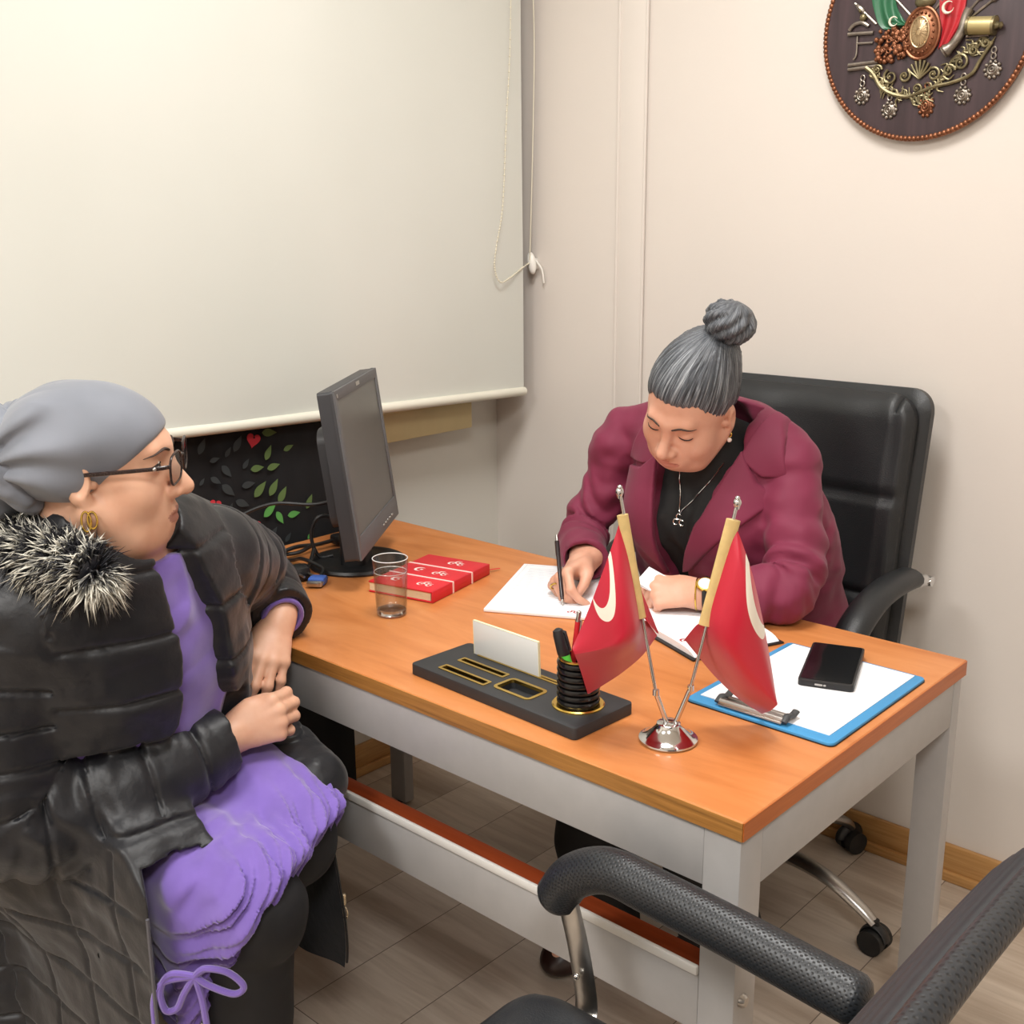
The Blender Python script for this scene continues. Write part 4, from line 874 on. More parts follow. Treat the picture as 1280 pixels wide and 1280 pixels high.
class SDF:
    def __init__(s): s.ops = []
    def u(s, f, k=0.): s.ops.append(('u', f, k)); return s
    def s(s, f, k=0.): s.ops.append(('s', f, k)); return s
    def i(s, f, k=0.): s.ops.append(('i', f, k)); return s
    def d(s, f): s.ops.append(('d', f, 0)); return s
    def ev(s, P, act=None, near=None):
        """act[i]: operation i matters for these points; near: displacements only where |d| is below it"""
        d = None
        for q, (op, f, k) in enumerate(s.ops):
            if act is not None and not act[q] and d is not None: continue
            if op == 'd':
                if near is None: d = d+f(P)
                else:
                    m = np.abs(d) < near
                    if m.any(): d = d.copy(); d[m] += f(P[m])
                continue
            e = f(P)
            if op == 's': e = -e
            if d is None: d = e; continue
            if op == 'u':
                if k > 0: h = np.maximum(k-np.abs(d-e), 0)/k; d = np.minimum(d, e)-h*h*k*.25
                else: d = np.minimum(d, e)
            else:
                if k > 0: h = np.maximum(k-np.abs(d-e), 0)/k; d = np.maximum(d, e)+h*h*k*.25
                else: d = np.maximum(d, e)
        return d
    def relevance(s, C, r):
        out = []
        for op, f, k in s.ops:
            if op == 'd': out.append(np.ones(len(C), bool)); continue
            e = f(C); out.append((e < r+k) if op in 'us' else (e > -(r+k)))
        return np.array(out)
from concurrent.futures import ThreadPoolExecutor
DEVH = 1.0
def mesh_sdf(S, lo, hi, h, slack=1.7):
    """sparse surface nets; returns verts, quads"""
    h = h*DEVH
    if not isinstance(S, SDF): S = SDF().u(S)
    B = 8; lo = np.asarray(lo, float); hi = np.asarray(hi, float)
    # coarse pass: keep only the blocks the surface can cross (two levels)
    Hb = h*B; n4 = np.ceil((hi-lo)/(Hb*4)).astype(int)+1
    g4 = np.stack(np.meshgrid(*[np.arange(n) for n in n4], indexing='ij'), -1).reshape(-1, 3)
    d = S.ev(lo+(g4+.5)*Hb*4, near=-1); g4 = g4[np.abs(d) < Hb*4*.866*slack+.02]
    sub = np.stack(np.meshgrid(*[np.arange(4)]*3, indexing='ij'), -1).reshape(-1, 3); nb = n4*4
    g = (g4[:, None]*4+sub[None]).reshape(-1, 3); C = lo+(g+.5)*Hb
    with ThreadPoolExecutor(4) as ex: d = np.concatenate(list(ex.map(lambda i: S.ev(C[i:i+6000], near=-1), range(0, len(C), 6000))))
    keep = np.abs(d) < Hb*.866*slack+.008; g = g[keep]; C = C[keep]
    rel = S.relevance(C, Hb*.866*2.4+.035)
    # group blocks that share the same set of relevant operations
    key = np.array([hash(c.tobytes()) for c in np.ascontiguousarray(rel.T)]); order = np.argsort(key, kind='stable'); g = g[order]; rel = rel[:, order]; key = key[order]
    r = np.arange(B+1); off = np.stack(np.meshgrid(r, r, r, indexing='ij'), -1).reshape(-1, 3)
    N = nb*B+2; vid = []; vpos = []; edges = []
    cuts = [0]+list(np.nonzero(np.diff(key))[0]+1)+[len(key)]; chunks = []
    for a_, b_ in zip(cuts[:-1], cuts[1:]):
        for c0 in range(a_, b_, 120): chunks.append((c0, min(c0+120, b_)))
    def work(ch):
        gg = g[ch[0]:ch[1]]; I = gg[:, None, :]*B+off[None]; act = rel[:, ch[0]].copy()
        first = np.nonzero(act & np.array([o[0] == 'u' for o in S.ops]))[0]
        if len(first) == 0: act[0] = True
        ops_on = act
        P_ = lo+I.reshape(-1, 3)*h; D = None
        # skip leading irrelevant unions by starting from a large distance
        S2 = SDF(); S2.ops = [o for o, t_ in zip(S.ops, ops_on) if t_]
        while S2.ops and S2.ops[0][0] != 'u': S2.ops.pop(0)
        D = S2.ev(P_, near=.024).reshape(len(gg), B+1, B+1, B+1)
        ins = D < 0; V_ = []; E_ = []
        cs = [D[:, a:B+a, b:B+b, c:B+c] for a in (0, 1) for b in (0, 1) for c in (0, 1)]; sg = np.stack([x < 0 for x in cs]); cnt = sg.sum(0); actv = (cnt > 0) & (cnt < 8)
        if not actv.any(): return None
        bi, x, y, z = np.nonzero(actv); vals = np.stack([q[bi, x, y, z] for q in cs], 1); corner = np.array([(a, b, c) for a in (0, 1) for b in (0, 1) for c in (0, 1)], float)
        acc = np.zeros((len(bi), 3)); n_ = np.zeros(len(bi))
        for e0 in range(8):
            for ax in range(3):
                bit = (4, 2, 1)[ax]
                if e0 & bit: continue
                e1 = e0 | bit; a, b = vals[:, e0], vals[:, e1]; m = (a < 0) != (b < 0); t = np.where(m, a/(a-b+1e-20), 0)
                acc += np.where(m[:, None], corner[e0]+t[:, None]*(corner[e1]-corner[e0]), 0); n_ += m
        G = gg[bi]*B+np.stack([x, y, z], 1); pos = lo+(G+acc/n_[:, None])*h; ids = (G[:, 0]*N[1]+G[:, 1])*N[2]+G[:, 2]
        for ax in range(3):
            sl0 = [slice(0, B)]*3; sl1 = [slice(0, B)]*3; sl1[ax] = slice(1, B+1)
            a = ins[(slice(None), *sl0)]; b = ins[(slice(None), *sl1)]; q = np.nonzero(a != b)
            if len(q[0]): E_.append((ax, gg[q[0]]*B+np.stack(q[1:], 1), a[q]))
        return pos, ids, E_
    with ThreadPoolExecutor(4) as ex:
        for res_ in ex.map(work, chunks):
            if res_ is None: continue
            vpos.append(res_[0]); vid.append(res_[1]); edges += res_[2]
    vid = np.concatenate(vid); vpos = np.concatenate(vpos); o = np.argsort(vid); vs = vid[o]; faces = []
    for ax, G, fl in edges:
        o1, o2 = [(1, 2), (2, 0), (0, 1)][ax]; quad = []
        for da, db in ((0, 0), (-1, 0), (-1, -1), (0, -1)):
            H_ = G.copy(); H_[:, o1] += da; H_[:, o2] += db; quad.append((H_[:, 0]*N[1]+H_[:, 1])*N[2]+H_[:, 2])
        Q = np.stack(quad, 1); p = np.searchsorted(vs, Q); p = np.clip(p, 0, len(vs)-1); ok = (vs[p] == Q).all(1) & (G[:, o1] > 0) & (G[:, o2] > 0); F_ = o[p[ok]]; f_ = fl[ok]
        F_[~f_] = F_[~f_][:, ::-1]; faces.append(F_)
    return vpos, np.concatenate(faces)
def sdf_obj(name, S, lo, hi, h, mats, parent=None, mi=None, smooth=1, loc=None, kind=None):
    t_0 = __import__('time').time(); v, f = mesh_sdf(S, lo, hi, h); print('sdf', name, len(v), len(f), round(__import__('time').time()-t_0, 1))
    if smooth:                       # light laplacian relax to remove grid stepping
        E_ = np.concatenate([f[:, [0, 1]], f[:, [1, 2]], f[:, [2, 3]], f[:, [3, 0]]]); E_ = np.concatenate([E_, E_[:, ::-1]])
        for _ in range(smooth):
            s_ = np.zeros_like(v); c_ = np.zeros(len(v)); np.add.at(s_, E_[:, 0], v[E_[:, 1]]); np.add.at(c_, E_[:, 0], 1); v = v+.5*(s_/np.maximum(c_, 1)[:, None]-v)
    if not isinstance(mats, (list, tuple)): mats = [mats]
    off = origin_of(parent) if parent is not None else (np.asarray(loc, float) if loc is not None else np.zeros(3))
    me = bpy.data.meshes.new(name); w = v-off
    me.vertices.add(len(w)); me.vertices.foreach_set('co', w.astype(np.float32).ravel())
    me.loops.add(f.size); me.loops.foreach_set('vertex_index', f.astype(np.int32).ravel())
    me.polygons.add(len(f)); me.polygons.foreach_set('loop_start', (np.arange(len(f))*4).astype(np.int32))
    me.update(calc_edges=True); me.validate()
    for m in mats: me.materials.append(m)
    if mi is not None: me.polygons.foreach_set('material_index', mi(v[f].mean(1)).astype(np.int32))
    me.polygons.foreach_set('use_smooth', [True]*len(me.polygons)); me.update()
    o = bpy.data.objects.new(name, me); COL.objects.link(o)
    if parent is not None: o.parent = parent
    elif loc is not None: o.location = loc
    return o
def frame3(o, F_, U_):           # x right of the person, y forward, z up
    F_ = unit(F_); X_ = unit(np.cross(F_, U_)); U_ = np.cross(X_, F_); m = np.eye(4); m[:3, 0] = X_; m[:3, 1] = F_; m[:3, 2] = U_; m[:3, 3] = o; return m
def xf(Mx, p, s=1.): return np.array(Mx)[:3, :3]@(np.asarray(p, float)*s)+np.array(Mx)[:3, 3]
# ------------------------------------------------------------------ head
def head_ops(S, Mx, s=1., full=1., zs=1., ears=True, eo=0., nose=1., eyes=False, cz=.083):
    def T(pr): return tf(pr, Mx, s)
    z = lambda v: v*zs
    S.u(T(p_ell((0, -.012, .032), (.074, .097, cz))), .0)
    S.u(T(p_ell((0, .03, z(-.03)), (.058*full, .058, .078*zs))), .035)
    S.u(T(p_ell((0, .052, z(-.088)), (.034*full, .030, .024))), .03)
    for a in (-1, 1):
        S.u(T(p_ell((a*.037*full, .050, z(-.038)), (.027, .028, .030))), .025)
        S.u(T(p_chain([(a*.062, 0, z(-.05)), (a*.04, .045, z(-.085))], [.016, .018])), .03)
    S.u(T(p_chain([(-.032, .078, .02), (0, .085, .018), (.032, .078, .02)], [.009, .010, .009])), .02)
    for a in (-1, 1): S.s(T(p_ell((a*.031, .094, .001), (.018, .013, .011))), .016)
    for a in (-1, 1):
        S.u(T(p_ell((a*.0305, .0735, .0), (.0145, .0128, .0105))), .007)
    if eyes:
        for a in (-1, 1): S.s(T(p_ell((a*.0308, .0895, .0002), (.0125, .0088, .0046))), .0015)
    S.u(T(p_chain([(0, .084, .012), (0, .097+.002*(nose-1)*5, -.015), (0, .1085+.009*(nose-1)*5, z(-.034))], [.0072, .0088*nose, .0118*nose])), .012)
    for a in (-1, 1):
        S.u(T(p_ell((a*.0125, .097, z(-.039)), (.0085, .011, .0078))), .007)
        S.s(T(p_ell((a*.0062, .103, z(-.0475)), (.0035, .0055, .0035))), .003)
    S.u(T(p_ell((0, .078, z(-.066)), (.03, .016, .022))), .02)
    S.u(T(p_chain([(-.0235, .083, z(-.0665)), (-.009, .0935, z(-.0635)), (0, .0943, z(-.0650)), (.009, .0935, z(-.0635)), (.0235, .083, z(-.0665))], [.0028, .0052, .0048, .0052, .0028])), .004)
    S.u(T(p_chain([(-.021, .083, z(-.0695)), (0, .0925, z(-.0742)), (.021, .083, z(-.0695))], [.003, .0066, .003])), .004)
    S.s(T(p_chain([(-.0225, .0875, z(-.0682)), (0, .1005, z(-.0690)), (.0225, .0875, z(-.0682))], [.0014, .0016, .0014])), .003)
    if ears:
        for a in (-1, 1):
            Rm = np.array(Matrix.Rotation(R(a*-22), 3, 'Z') @ Matrix.Rotation(R(-12), 3, 'X'))
            S.u(T(p_ell((a*(.0765-eo), -.012, -.012), (.0085, .018, .031), Rm)), .008)
            S.s(T(p_ell((a*(.0835-eo), -.008, -.010), (.0058, .0105, .019), Rm)), .004)
            S.u(T(p_ell((a*(.0755-eo), -.003, -.036), (.006, .008, .011))), .005)
            S.u(T(p_ell((a*(.0735-eo), .0065, -.014), (.005, .005, .007))), .004)
def lips_mask(Mx, s, zs=1.):
    o = np.array(Mx)[:3, 3]; Rm = np.array(Mx)[:3, :3]
    def f(P):
        q = (P-o)@Rm/s; x = np.abs(q[:, 0])/.0245; zc = q[:, 2]/zs
        return (q[:, 1] > .0845) & (x < 1) & (zc > -.0690-.0105*np.sqrt(np.clip(1-x*x, 0, 1))) & (zc < -.0675+.0085*(1-x)**.6)
    return f
# a hand is built in its own frame: origin at the wrist, +y to the fingers, +z the back of the hand, thumb on +x (right=1) or -x
def hand_ops(S, Mx, s, curl, side=1, spread=1., thumb=None, widths=1.):
    """curl: per finger (index..little) three bend angles in degrees; thumb: explicit local points"""
    def T(pr): return tf(pr, Mx, s)
    m = side
    S.u(T(p_chain([(0, -.05, 0), (0, .0, 0)], [.0255, .0245])), .012)
    S.u(T(p_tubeE([(0, 0, 0), (m*.002, .035, .002), (m*.002, .078, .003)], [.026, .036, .040], [.0185, .0165, .0135], (1, 0, 0))), .015)
    S.u(T(p_ell((m*.024, .03, -.008), (.016, .028, .014))), .014)
    base = [(.0285, .083, .003), (.0095, .088, .0055), (-.0105, .084, .004), (-.0285, .075, .0)]; L = [(.044, .025, .021), (.048, .029, .022), (.045, .027, .022), (.035, .021, .019)]; r0 = [.0092, .0094, .0088, .0078]; fan = [-5, -1, 3, 8]
    tips = []
    for k in range(4):
        p = V(m*base[k][0], base[k][1], base[k][2]); a = 0; az = R(-m*fan[k]*spread*-1*-1)
        pts = [V(m*base[k][0]*.75, .045, .001), p]; rr = [r0[k]*1.0, r0[k]*1.12]
        for j in range(3):
            a += R(curl[k][j]); d_ = V(math.sin(az)*math.cos(a), math.cos(az)*math.cos(a), -math.sin(a)); p = p+d_*L[k][j]; pts.append(p); rr.append(r0[k]*(1.0, .93, .80)[j])
        S.u(T(p_chain(pts, rr)), .006); tips.append((pts[-1], pts[-2]))
        for q, r_ in ((pts[1], 1.2), (pts[2], 1.08)): S.u(T(p_ell(q+V(0, 0, .001), (r0[k]*r_, r0[k]*r_, r0[k]*1.02))), .006)
    th = thumb or [(m*.022, .012, -.006), (m*.040, .040, -.012), (m*.046, .068, -.016), (m*.044, .092, -.02)]
    S.u(T(p_chain(th, [.0135, .0125, .0105, .0085])), .010)
    return tips, th
def skin_mat(name, c, c2):
    k = NT(name); v = k.co()
    f = k.noise(v, 22, 4); k.l(k.ramp(f, [(.3, c), (.7, c2)]), k.b.inputs['Base Color']); k.b.inputs['Roughness'].default_value = .48
    k.b.inputs['Subsurface Weight'].default_value = .12; k.b.inputs['Subsurface Radius'].default_value = (1, .35, .2); k.b.inputs['Subsurface Scale'].default_value = .005
    k.bump(k.noise(v, 420, 3), .1, .0006); return k.m
M['skin_a'] = skin_mat('skin_visitor', '#d09c80', '#dcae92'); M['skin_b'] = skin_mat('skin_officer', '#d09a80', '#dba890')
M['lip_a'] = mat('lips_rose', '#ab7564', .42, var=.04); M['lip_b'] = mat('lips_soft', '#c4806f', .42, var=.04)
M['brow'] = mat('brow_hair', '#3a2a22', .7, var=.1); M['lash'] = mat('lash_line', '#1d1512', .6, var=0)
M['eye_w'] = mat('eye_white', '#e8e2da', .2, var=0); M['iris'] = mat('iris_brown', '#3a2417', .15, var=0)
def poly2d(pts):
    A = np.array(pts, float); Bv = np.roll(A, -1, 0)
    def f(Q):
        d = np.full(len(Q), 1e9); s = np.ones(len(Q))
        for a, b in zip(A, Bv):
            e = b-a; w = Q-a; t = np.clip((w@e)/(e@e), 0, 1); d = np.minimum(d, ((w-t[:, None]*e)**2).sum(1))
            c1 = Q[:, 1] >= a[1]; c2 = Q[:, 1] < b[1]; c3 = e[0]*w[:, 1] > e[1]*w[:, 0]; flip = (c1 & c2 & c3) | (~c1 & ~c2 & ~c3); s = np.where(flip, -s, s)
        return s*np.sqrt(d)
    return f
def along(pts):            # arc length coordinate and distance to a polyline
    q = [np.asarray(p, float) for p in smooth_path(pts, 5)]; acc = [0]
    for a, b in zip(q[:-1], q[1:]): acc.append(acc[-1]+np.linalg.norm(b-a))
    def f(P):
        best = np.full(len(P), 1e9); S_ = np.zeros(len(P))
        for a, b, s0, s1 in zip(q[:-1], q[1:], acc[:-1], acc[1:]):
            ab = b-a; t = np.clip(((P-a)@ab)/(ab@ab+1e-12), 0, 1); d = np.linalg.norm(P-(a+t[:, None]*ab), axis=1); m = d < best
            best = np.where(m, d, best); S_ = np.where(m, s0+t*(s1-s0), S_)
        return S_, best
    f.len = acc[-1]; return f
def groove(x, w): return np.exp(-(x/w)**2)
def saw(s, per): return (s/per-np.round(s/per))*per
def surf_y(S, Mx, s, x, z, y0=.135):      # first surface met along -y from the front of the face
    ys = np.arange(y0, .02, -.0008); d = S.ev(np.array([xf(Mx, (x, y, z), s) for y in ys])); k_ = np.nonzero(d < 0)[0]
    return ys[k_[0]] if len(k_) else .08
def p_sleeve(pts, rr, ext=0.):              # an arm whose cuff is cut square
    q = smooth_path([np.append(np.asarray(p, float), r) for p, r in zip(pts, rr)], 5); h_ = len(q)*3//5
    f1 = p_chain([x[:3] for x in q[:h_+1]], [x[3] for x in q[:h_+1]]); f2 = p_chain([x[:3] for x in q[h_:]], [x[3] for x in q[h_:]]); e_ = q[-1][:3]; n_ = unit(q[-1][:3]-q[-3][:3])
    return lambda P: np.minimum(f1(P), np.maximum(f2(P), (P-e_)@n_-ext))
def face_bits(root, S, Mx, s, down):
    for a in (-1, 1):
        pts = [(.0125, .0170), (.025, .0222), (.038, .0215), (.049, .0145)]
        q = []
        for x, z in [(p[0], p[1]) for p in smooth_path([(x, 0, z) for x, z in pts], 6) for p in [(p[0], p[2])]]: q.append(xf(Mx, (a*x, surf_y(S, Mx, s, a*x, z)-.0002, z), s))
        mb = MB(); mb.tube(q, [(.0007+.0029*math.sin(PI*min(1, .25+i/(len(q)-1)*.75)))*s for i in range(len(q))], 8, flat=.6); mb.build('eyebrow', M['brow'], root)
        z0 = -.0060 if down else .0032; q = []
        for p in smooth_path([(.0195, 0, z0*.6), (.026, 0, z0), (.033, 0, z0), (.040, 0, z0*.9), (.0455, 0, z0*.4)], 5): q.append(xf(Mx, (a*p[0], surf_y(S, Mx, s, a*p[0], p[2])+.0002, p[2]), s))
        mb = MB(); mb.tube(q, [(.0006+.0014*math.sin(PI*(i+1)/(len(q)+1)))*s for i in range(len(q))], 6); mb.build('eyelashes', M['lash'], root)
# ------------------------------------------------------------------ the officer writing at the desk
oc = V(-.5245, .655, 1.129); OF, OU = V(.03, -.865, -.50), V(.285, -.42, .86); OM = frame3(oc, OF, OU)
o_base = V(-.54, .9, 0)
B_ = SDF(); head_ops(B_, OM, 1.0, 1.06, 1.0)
neck = [xf(OM, (0, -.03, -.07)), V(-.535, .755, 1.03), V(-.55, .80, .97)]
B_.u(p_path(neck, [.052, .056, .07]), .03)
tors = [V(-.54, .93, .52), V(-.54, .915, .66), V(-.548, .855, .84), V(-.555, .80, .98)]
B_.u(p_tubeE(tors, [.15, .13, .12, .08], [.10, .09, .085, .06], (1, 0, 0)), .02)
RS, RE, RW = V(-.795, .785, 1.0), V(-.83, .735, .82), V(-.715, .575, .795)
LS, LE, LW = V(-.385, .785, .99), V(-.316, .685, .82), V(-.437, .578, .797)
for a, b, c_ in ((RS, RE, RW), (LS, LE, LW)): B_.u(p_path([a, (a+b)/2, b, (b+c_)/2, c_], [.034, .032, .032, .03, .025]), .0)
for s_, hx in ((-1, -.64), (1, -.44)):
    kx = -.62 if s_ < 0 else -.40
    B_.u(p_path([V(hx, .9, .53), V(kx, .52, .53)], [.08, .06]), .03); B_.u(p_path([V(kx, .52, .53), V(kx-.01, .54+.06*(s_ > 0), .3), V(kx-.01, .53+.12*(s_ > 0), .09)], [.055, .05, .036]), .02); B_.u(p_ell((kx-.01, .48+.12*(s_ > 0), .05), (.034, .09, .028)), .02)
# right hand holding the pen: back of the hand up and to the window, fingers forward
ROx = V(-.55, -.80, -.08); Rz = V(-.30, -.05, .95)
def handM(o, fwd, back): 
    f_ = unit(fwd); b_ = unit(back-f_*(np.asarray(back)@f_)); m = np.eye(4); m[:3, 1] = f_; m[:3, 2] = b_; m[:3, 0] = np.cross(f_, b_); m[:3, 3] = o; return m
HR = handM(V(-.712, .567, .800), V(.16, -.97, -.12), V(-.62, -.2, .75))
tips, _ = hand_ops(B_, HR, .93, [(48, 50, 30), (62, 62, 30), (72, 75, 40), (78, 80, 45)], side=-1, thumb=[(-.022, .012, -.008), (-.036, .040, -.022), (-.030, .066, -.036), (-.016, .086, -.045)])
HL = handM(V(-.438, .572, .800), V(-.86, -.42, -.05), V(.18, -.52, .80))
hand_ops(B_, HL, .93, [(50, 60, 35), (60, 70, 40), (66, 72, 45), (70, 72, 45)], side=1, thumb=[(.022, .012, -.006), (.034, .042, -.010), (.030, .072, -.016), (.020, .096, -.020)])
lm = lips_mask(OM, 1.0)
officer = sdf_obj('person', B_, (-1.0, .2, -.02), (-.1, 1.2, 1.35), .0026, [M['skin_b'], M['lip_b']], mi=lambda P: lm(P), loc=o_base, smooth=1)
tag(officer, 'woman in burgundy blazer with grey hair bun bending over the desk writing', 'person')
face_bits(officer, B_, OM, 1.0, True)
# hair
def hangle(P, c, ax, ref):
    a = unit(ax); r1 = unit(ref-a*(ref@a)); r2 = np.cross(a, r1); q = P-c; return np.arctan2(q@r2, q@r1)
HC = xf(OM, (-.016, -.066, .112)); HA = OM[:3, :3]@unit(V(-.16, -.42, .9))
def hair_edge(P):
    q = (P-OM[:3, 3])@OM[:3, :3]; x, y, z = q.T; ax = np.abs(x)
    line = .066-.85*np.clip(.088-y, 0, .3)-.22*np.clip(ax-.042, 0, .06)+.010*np.exp(-((ax-.046)/.012)**2)-.004*np.exp(-(ax/.012)**2)
    line = line+.0035*vn(np.stack([hangle(P, HC, HA, V(1, 0, 0))*30, P[:, 2]*6, P[:, 0]*0], 1), 1., 4)
    line = np.where(y < -.02, np.maximum(line, -.075), line)
    return (line-z)*.75
Hh = SDF(); Hh.u(tf(p_ell((0, -.015, .037), (.0785, .102, .0925)), OM)); Hh.u(tf(p_ell((-.012, -.058, .088), (.040, .045, .035)), OM), .04)
Hh.u(tf(p_ell((0, -.075, -.02), (.055, .035, .055)), OM), .03)
Hh.i(hair_edge, .006)
Hh.d(lambda P: .0042*np.exp(-np.clip(-hair_edge(P), 0, 1)/.009)-.0004)
Hh.d(lambda P: .0011*np.sin(hangle(P, HC, HA, V(1, 0, 0))*60+3*vn(P, 30))+.0008*vn(np.stack([hangle(P, HC, HA, V(1, 0, 0))*22, P[:, 2]*8, P[:, 0]*0], 1), 1.))
def hair_mat(c, axis, ref, name):
    k = NT(name); g = k.n('ShaderNodeNewGeometry'); sub = k.n('ShaderNodeVectorMath'); sub.operation = 'SUBTRACT'; k.l(g.outputs['Position'], sub.inputs[0]); sub.inputs[1].default_value = tuple(c)
    a = unit(axis); r1 = unit(ref-a*(ref@a)); r2 = np.cross(a, r1)
    def dot(v):
        d = k.n('ShaderNodeVectorMath'); d.operation = 'DOT_PRODUCT'; k.l(sub.outputs[0], d.inputs[0]); d.inputs[1].default_value = tuple(v); return d.outputs['Value']
    an = k.math('ARCTAN2', dot(r2), dot(r1)); cb = k.n('ShaderNodeCombineXYZ'); k.l(k.math('MULTIPLY', an, 26.), cb.inputs[0]); k.l(k.math('MULTIPLY', dot(a), 9.), cb.inputs[1])
    n1 = k.noise(cb.outputs[0], 1.1, 5, .65, .15); n2 = k.noise(cb.outputs[0], 4., 3, .6)
    ff = k.math('ADD', k.math('MULTIPLY', n1, .7), k.math('MULTIPLY', n2, .3))
    k.l(k.ramp(ff, [(.36, '#111316'), (.50, '#42464d'), (.66, '#b2b6ba')]), k.b.inputs['Base Color']); k.b.inputs['Roughness'].default_value = .38; k.bump(n2, .5, .0015); return k.m
hairm = hair_mat(HC, HA, V(1, 0, 0), 'greying_hair')
ho = sdf_obj('hair', Hh, oc-.17, oc+.19, .0026, hairm, officer, smooth=1)
BC = xf(OM, (-.034, -.082, .144)); BA = unit(OM[:3, :3]@V(-.25, -.35, .9))
Bn = SDF(); Bn.u(p_ell(BC, (.040, .040, .036))); 
for i in range(9):
    a = i*2*PI/9; r1 = unit(np.cross(BA, V(1, 0, 0))); r2 = np.cross(BA, r1); pts = []
    for t_ in np.linspace(0, 1, 8): th = a+1.9*t_; ph = t_*PI*.86; rr = .036*math.sin(ph)+.004; pts.append(BC+BA*(-.030*math.cos(ph))+(r1*math.cos(th)+r2*math.sin(th))*rr)
    Bn.u(p_chain(pts, [.0055, .0075, .0085, .009, .009, .0085, .007, .005]), .004)
Bn.u(p_path([HC+HA*-.01, HC+HA*.02, BC], [.026, .018, .024]), .012); Bn.d(lambda P: .0009*np.sin(P[:, 0]*900+P[:, 2]*500)+.0015*vn(P, 90))
bo = sdf_obj('hair_bun', Bn, BC-.07, BC+.07, .0022, hair_mat(BC, BA, V(0, 1, 0), 'bun_hair'), ho, smooth=1)
mb = MB(); r1 = unit(np.cross(HA, V(1, 0, 0))); r2 = np.cross(HA, r1); mb.tube([HC+HA*.018+(r1*math.cos(a)+r2*math.sin(a))*.0205 for a in np.linspace(0, 2*PI, 30)[:-1]], .0035, 8, closed=True); mb.build('hair_tie', M['black'], ho)
# blouse with a high neck
tA, tB = [.20, .205, .215, .17], [.15, .142, .147, .11]
def torso_f(gr): return p_tubeE(tors, [a+gr for a in tA], [b+gr for b in tB], (1, 0, 0))
Sw = SDF(); Sw.u(torso_f(-.012)); Sw.u(p_ell((-.605, .735, .885), (.068, .066, .066)), .05); Sw.u(p_ell((-.490, .735, .885), (.066, .064, .066)), .05); Sw.u(p_path([xf(OM, (0, -.022, -.085)), V(-.535, .755, 1.04), V(-.55, .80, .96)], [.056, .062, .09]), .03)
Sw.s(p_half(xf(OM, (0, 0, -.083)), OM[:3, 2]*1.0+OM[:3, 1]*-.25), .004) if 0 else None
Sw.d(lambda P: .0022*np.sin(P[:, 0]*150+4*vn(P, 14))*np.clip((1.0-P[:, 2])*8, 0, 1)+.002*vn(P, 40))
swm = mat('black_knit', '#0e0f11', .75, var=.1, bump=.2, bscale=500)
sdf_obj('black_top', Sw, (-.80, .58, .6), (-.30, 1.05, 1.12), .004, swm, officer)
# blazer
def blazer(extra=0.):
    S = SDF(); S.u(torso_f(.012+extra)); S.u(p_ell((-.612, .732, .885), (.085+extra, .075+extra, .085+extra)), .06); S.u(p_ell((-.487, .732, .885), (.085+extra, .075+extra, .085+extra)), .06)
    S.u(p_path([V(-.782, .79, 1.042), V(-.68, .80, 1.060), V(-.55, .83, 1.07), V(-.44, .79, 1.055), V(-.375, .785, 1.025)], [.040+extra, .05+extra, .05+extra, .046+extra, .040+extra]), .05)
    return S
arms = [([V(-.785, .785, 1.003), V(-.806, .77, .91), V(-.83, .735, .82), V(-.785, .665, .802), V(-.725, .60, .80)], [.058, .052, .053, .050, .045]),
        ([V(-.385, .785, .995), V(-.348, .745, .905), V(-.315, .685, .82), V(-.35, .635, .804), V(-.405, .597, .803)], [.058, .055, .056, .051, .046])]
bl = blazer()
vpoly = poly2d([(-.622, 1.2), (-.617, .99), (-.603, .909), (-.597, .78), (-.592, .60), (-.565, .60), (-.549, .80), (-.491, .928), (-.45, 1.037), (-.45, 1.2)])
front = lambda P: P[:, 1]-.79
bl.s(lambda P: np.maximum(vpoly(P[:, [0, 2]]), P[:, 1]-.80), .004)
inner = torso_f(-.014); bl.s(inner, .004)
bl.s(p_path([xf(OM, (0, -.01, -.06)), V(-.54, .77, 1.06), V(-.55, .80, 1.0)], [.062, .072, .075]), .01)
for pts, rr in arms: bl.u(p_sleeve(pts, rr), .016)
for (pts, rr) in arms: bl.s(p_chain([pts[-1]+unit(pts[-1]-pts[-2])*-.03, pts[-1]+unit(pts[-1]-pts[-2])*.1], [.036, .044]), .003)
bl.s(p_box((-.54, 1.02, .40), (.5, .35, .12), .01), .0)   # hem stays above the seat
bl.s(p_half((0, 0, .555), (0, 0, 1)), .0)
al_r, al_l = along(arms[0][0]), along(arms[1][0])
def folds(P):
    d = .0058*vn(P*V(1, 1, 1.7), 14, 1)+.003*vn(P*V(1, 1, 1.5), 32, 2)
    for al_, s0 in ((al_r, .19), (al_l, .20)):
        s_, ds = al_(P); w = np.clip(1.4-ds/.07, 0, 1); d = d+w*(.0095*np.sin((s_-s0)*112+5*vn(P, 14, 3))*np.exp(-((s_-s0)/.09)**2))
    return d
bl.d(folds)
k = NT('burgundy_wool'); v = k.co(); k.l(k.ramp(k.noise(v, 6, 3), [(.3, '#6c1a37'), (.7, '#7a2141')]), k.b.inputs['Base Color']); k.b.inputs['Roughness'].default_value = .72; k.b.inputs['Sheen Weight'].default_value = .08; k.bump(k.noise(v, 900, 2), .12, .0006); burg = k.m
blz = sdf_obj('blazer', bl, (-.98, .45, .5), (-.14, 1.15, 1.16), .0036, burg, officer)
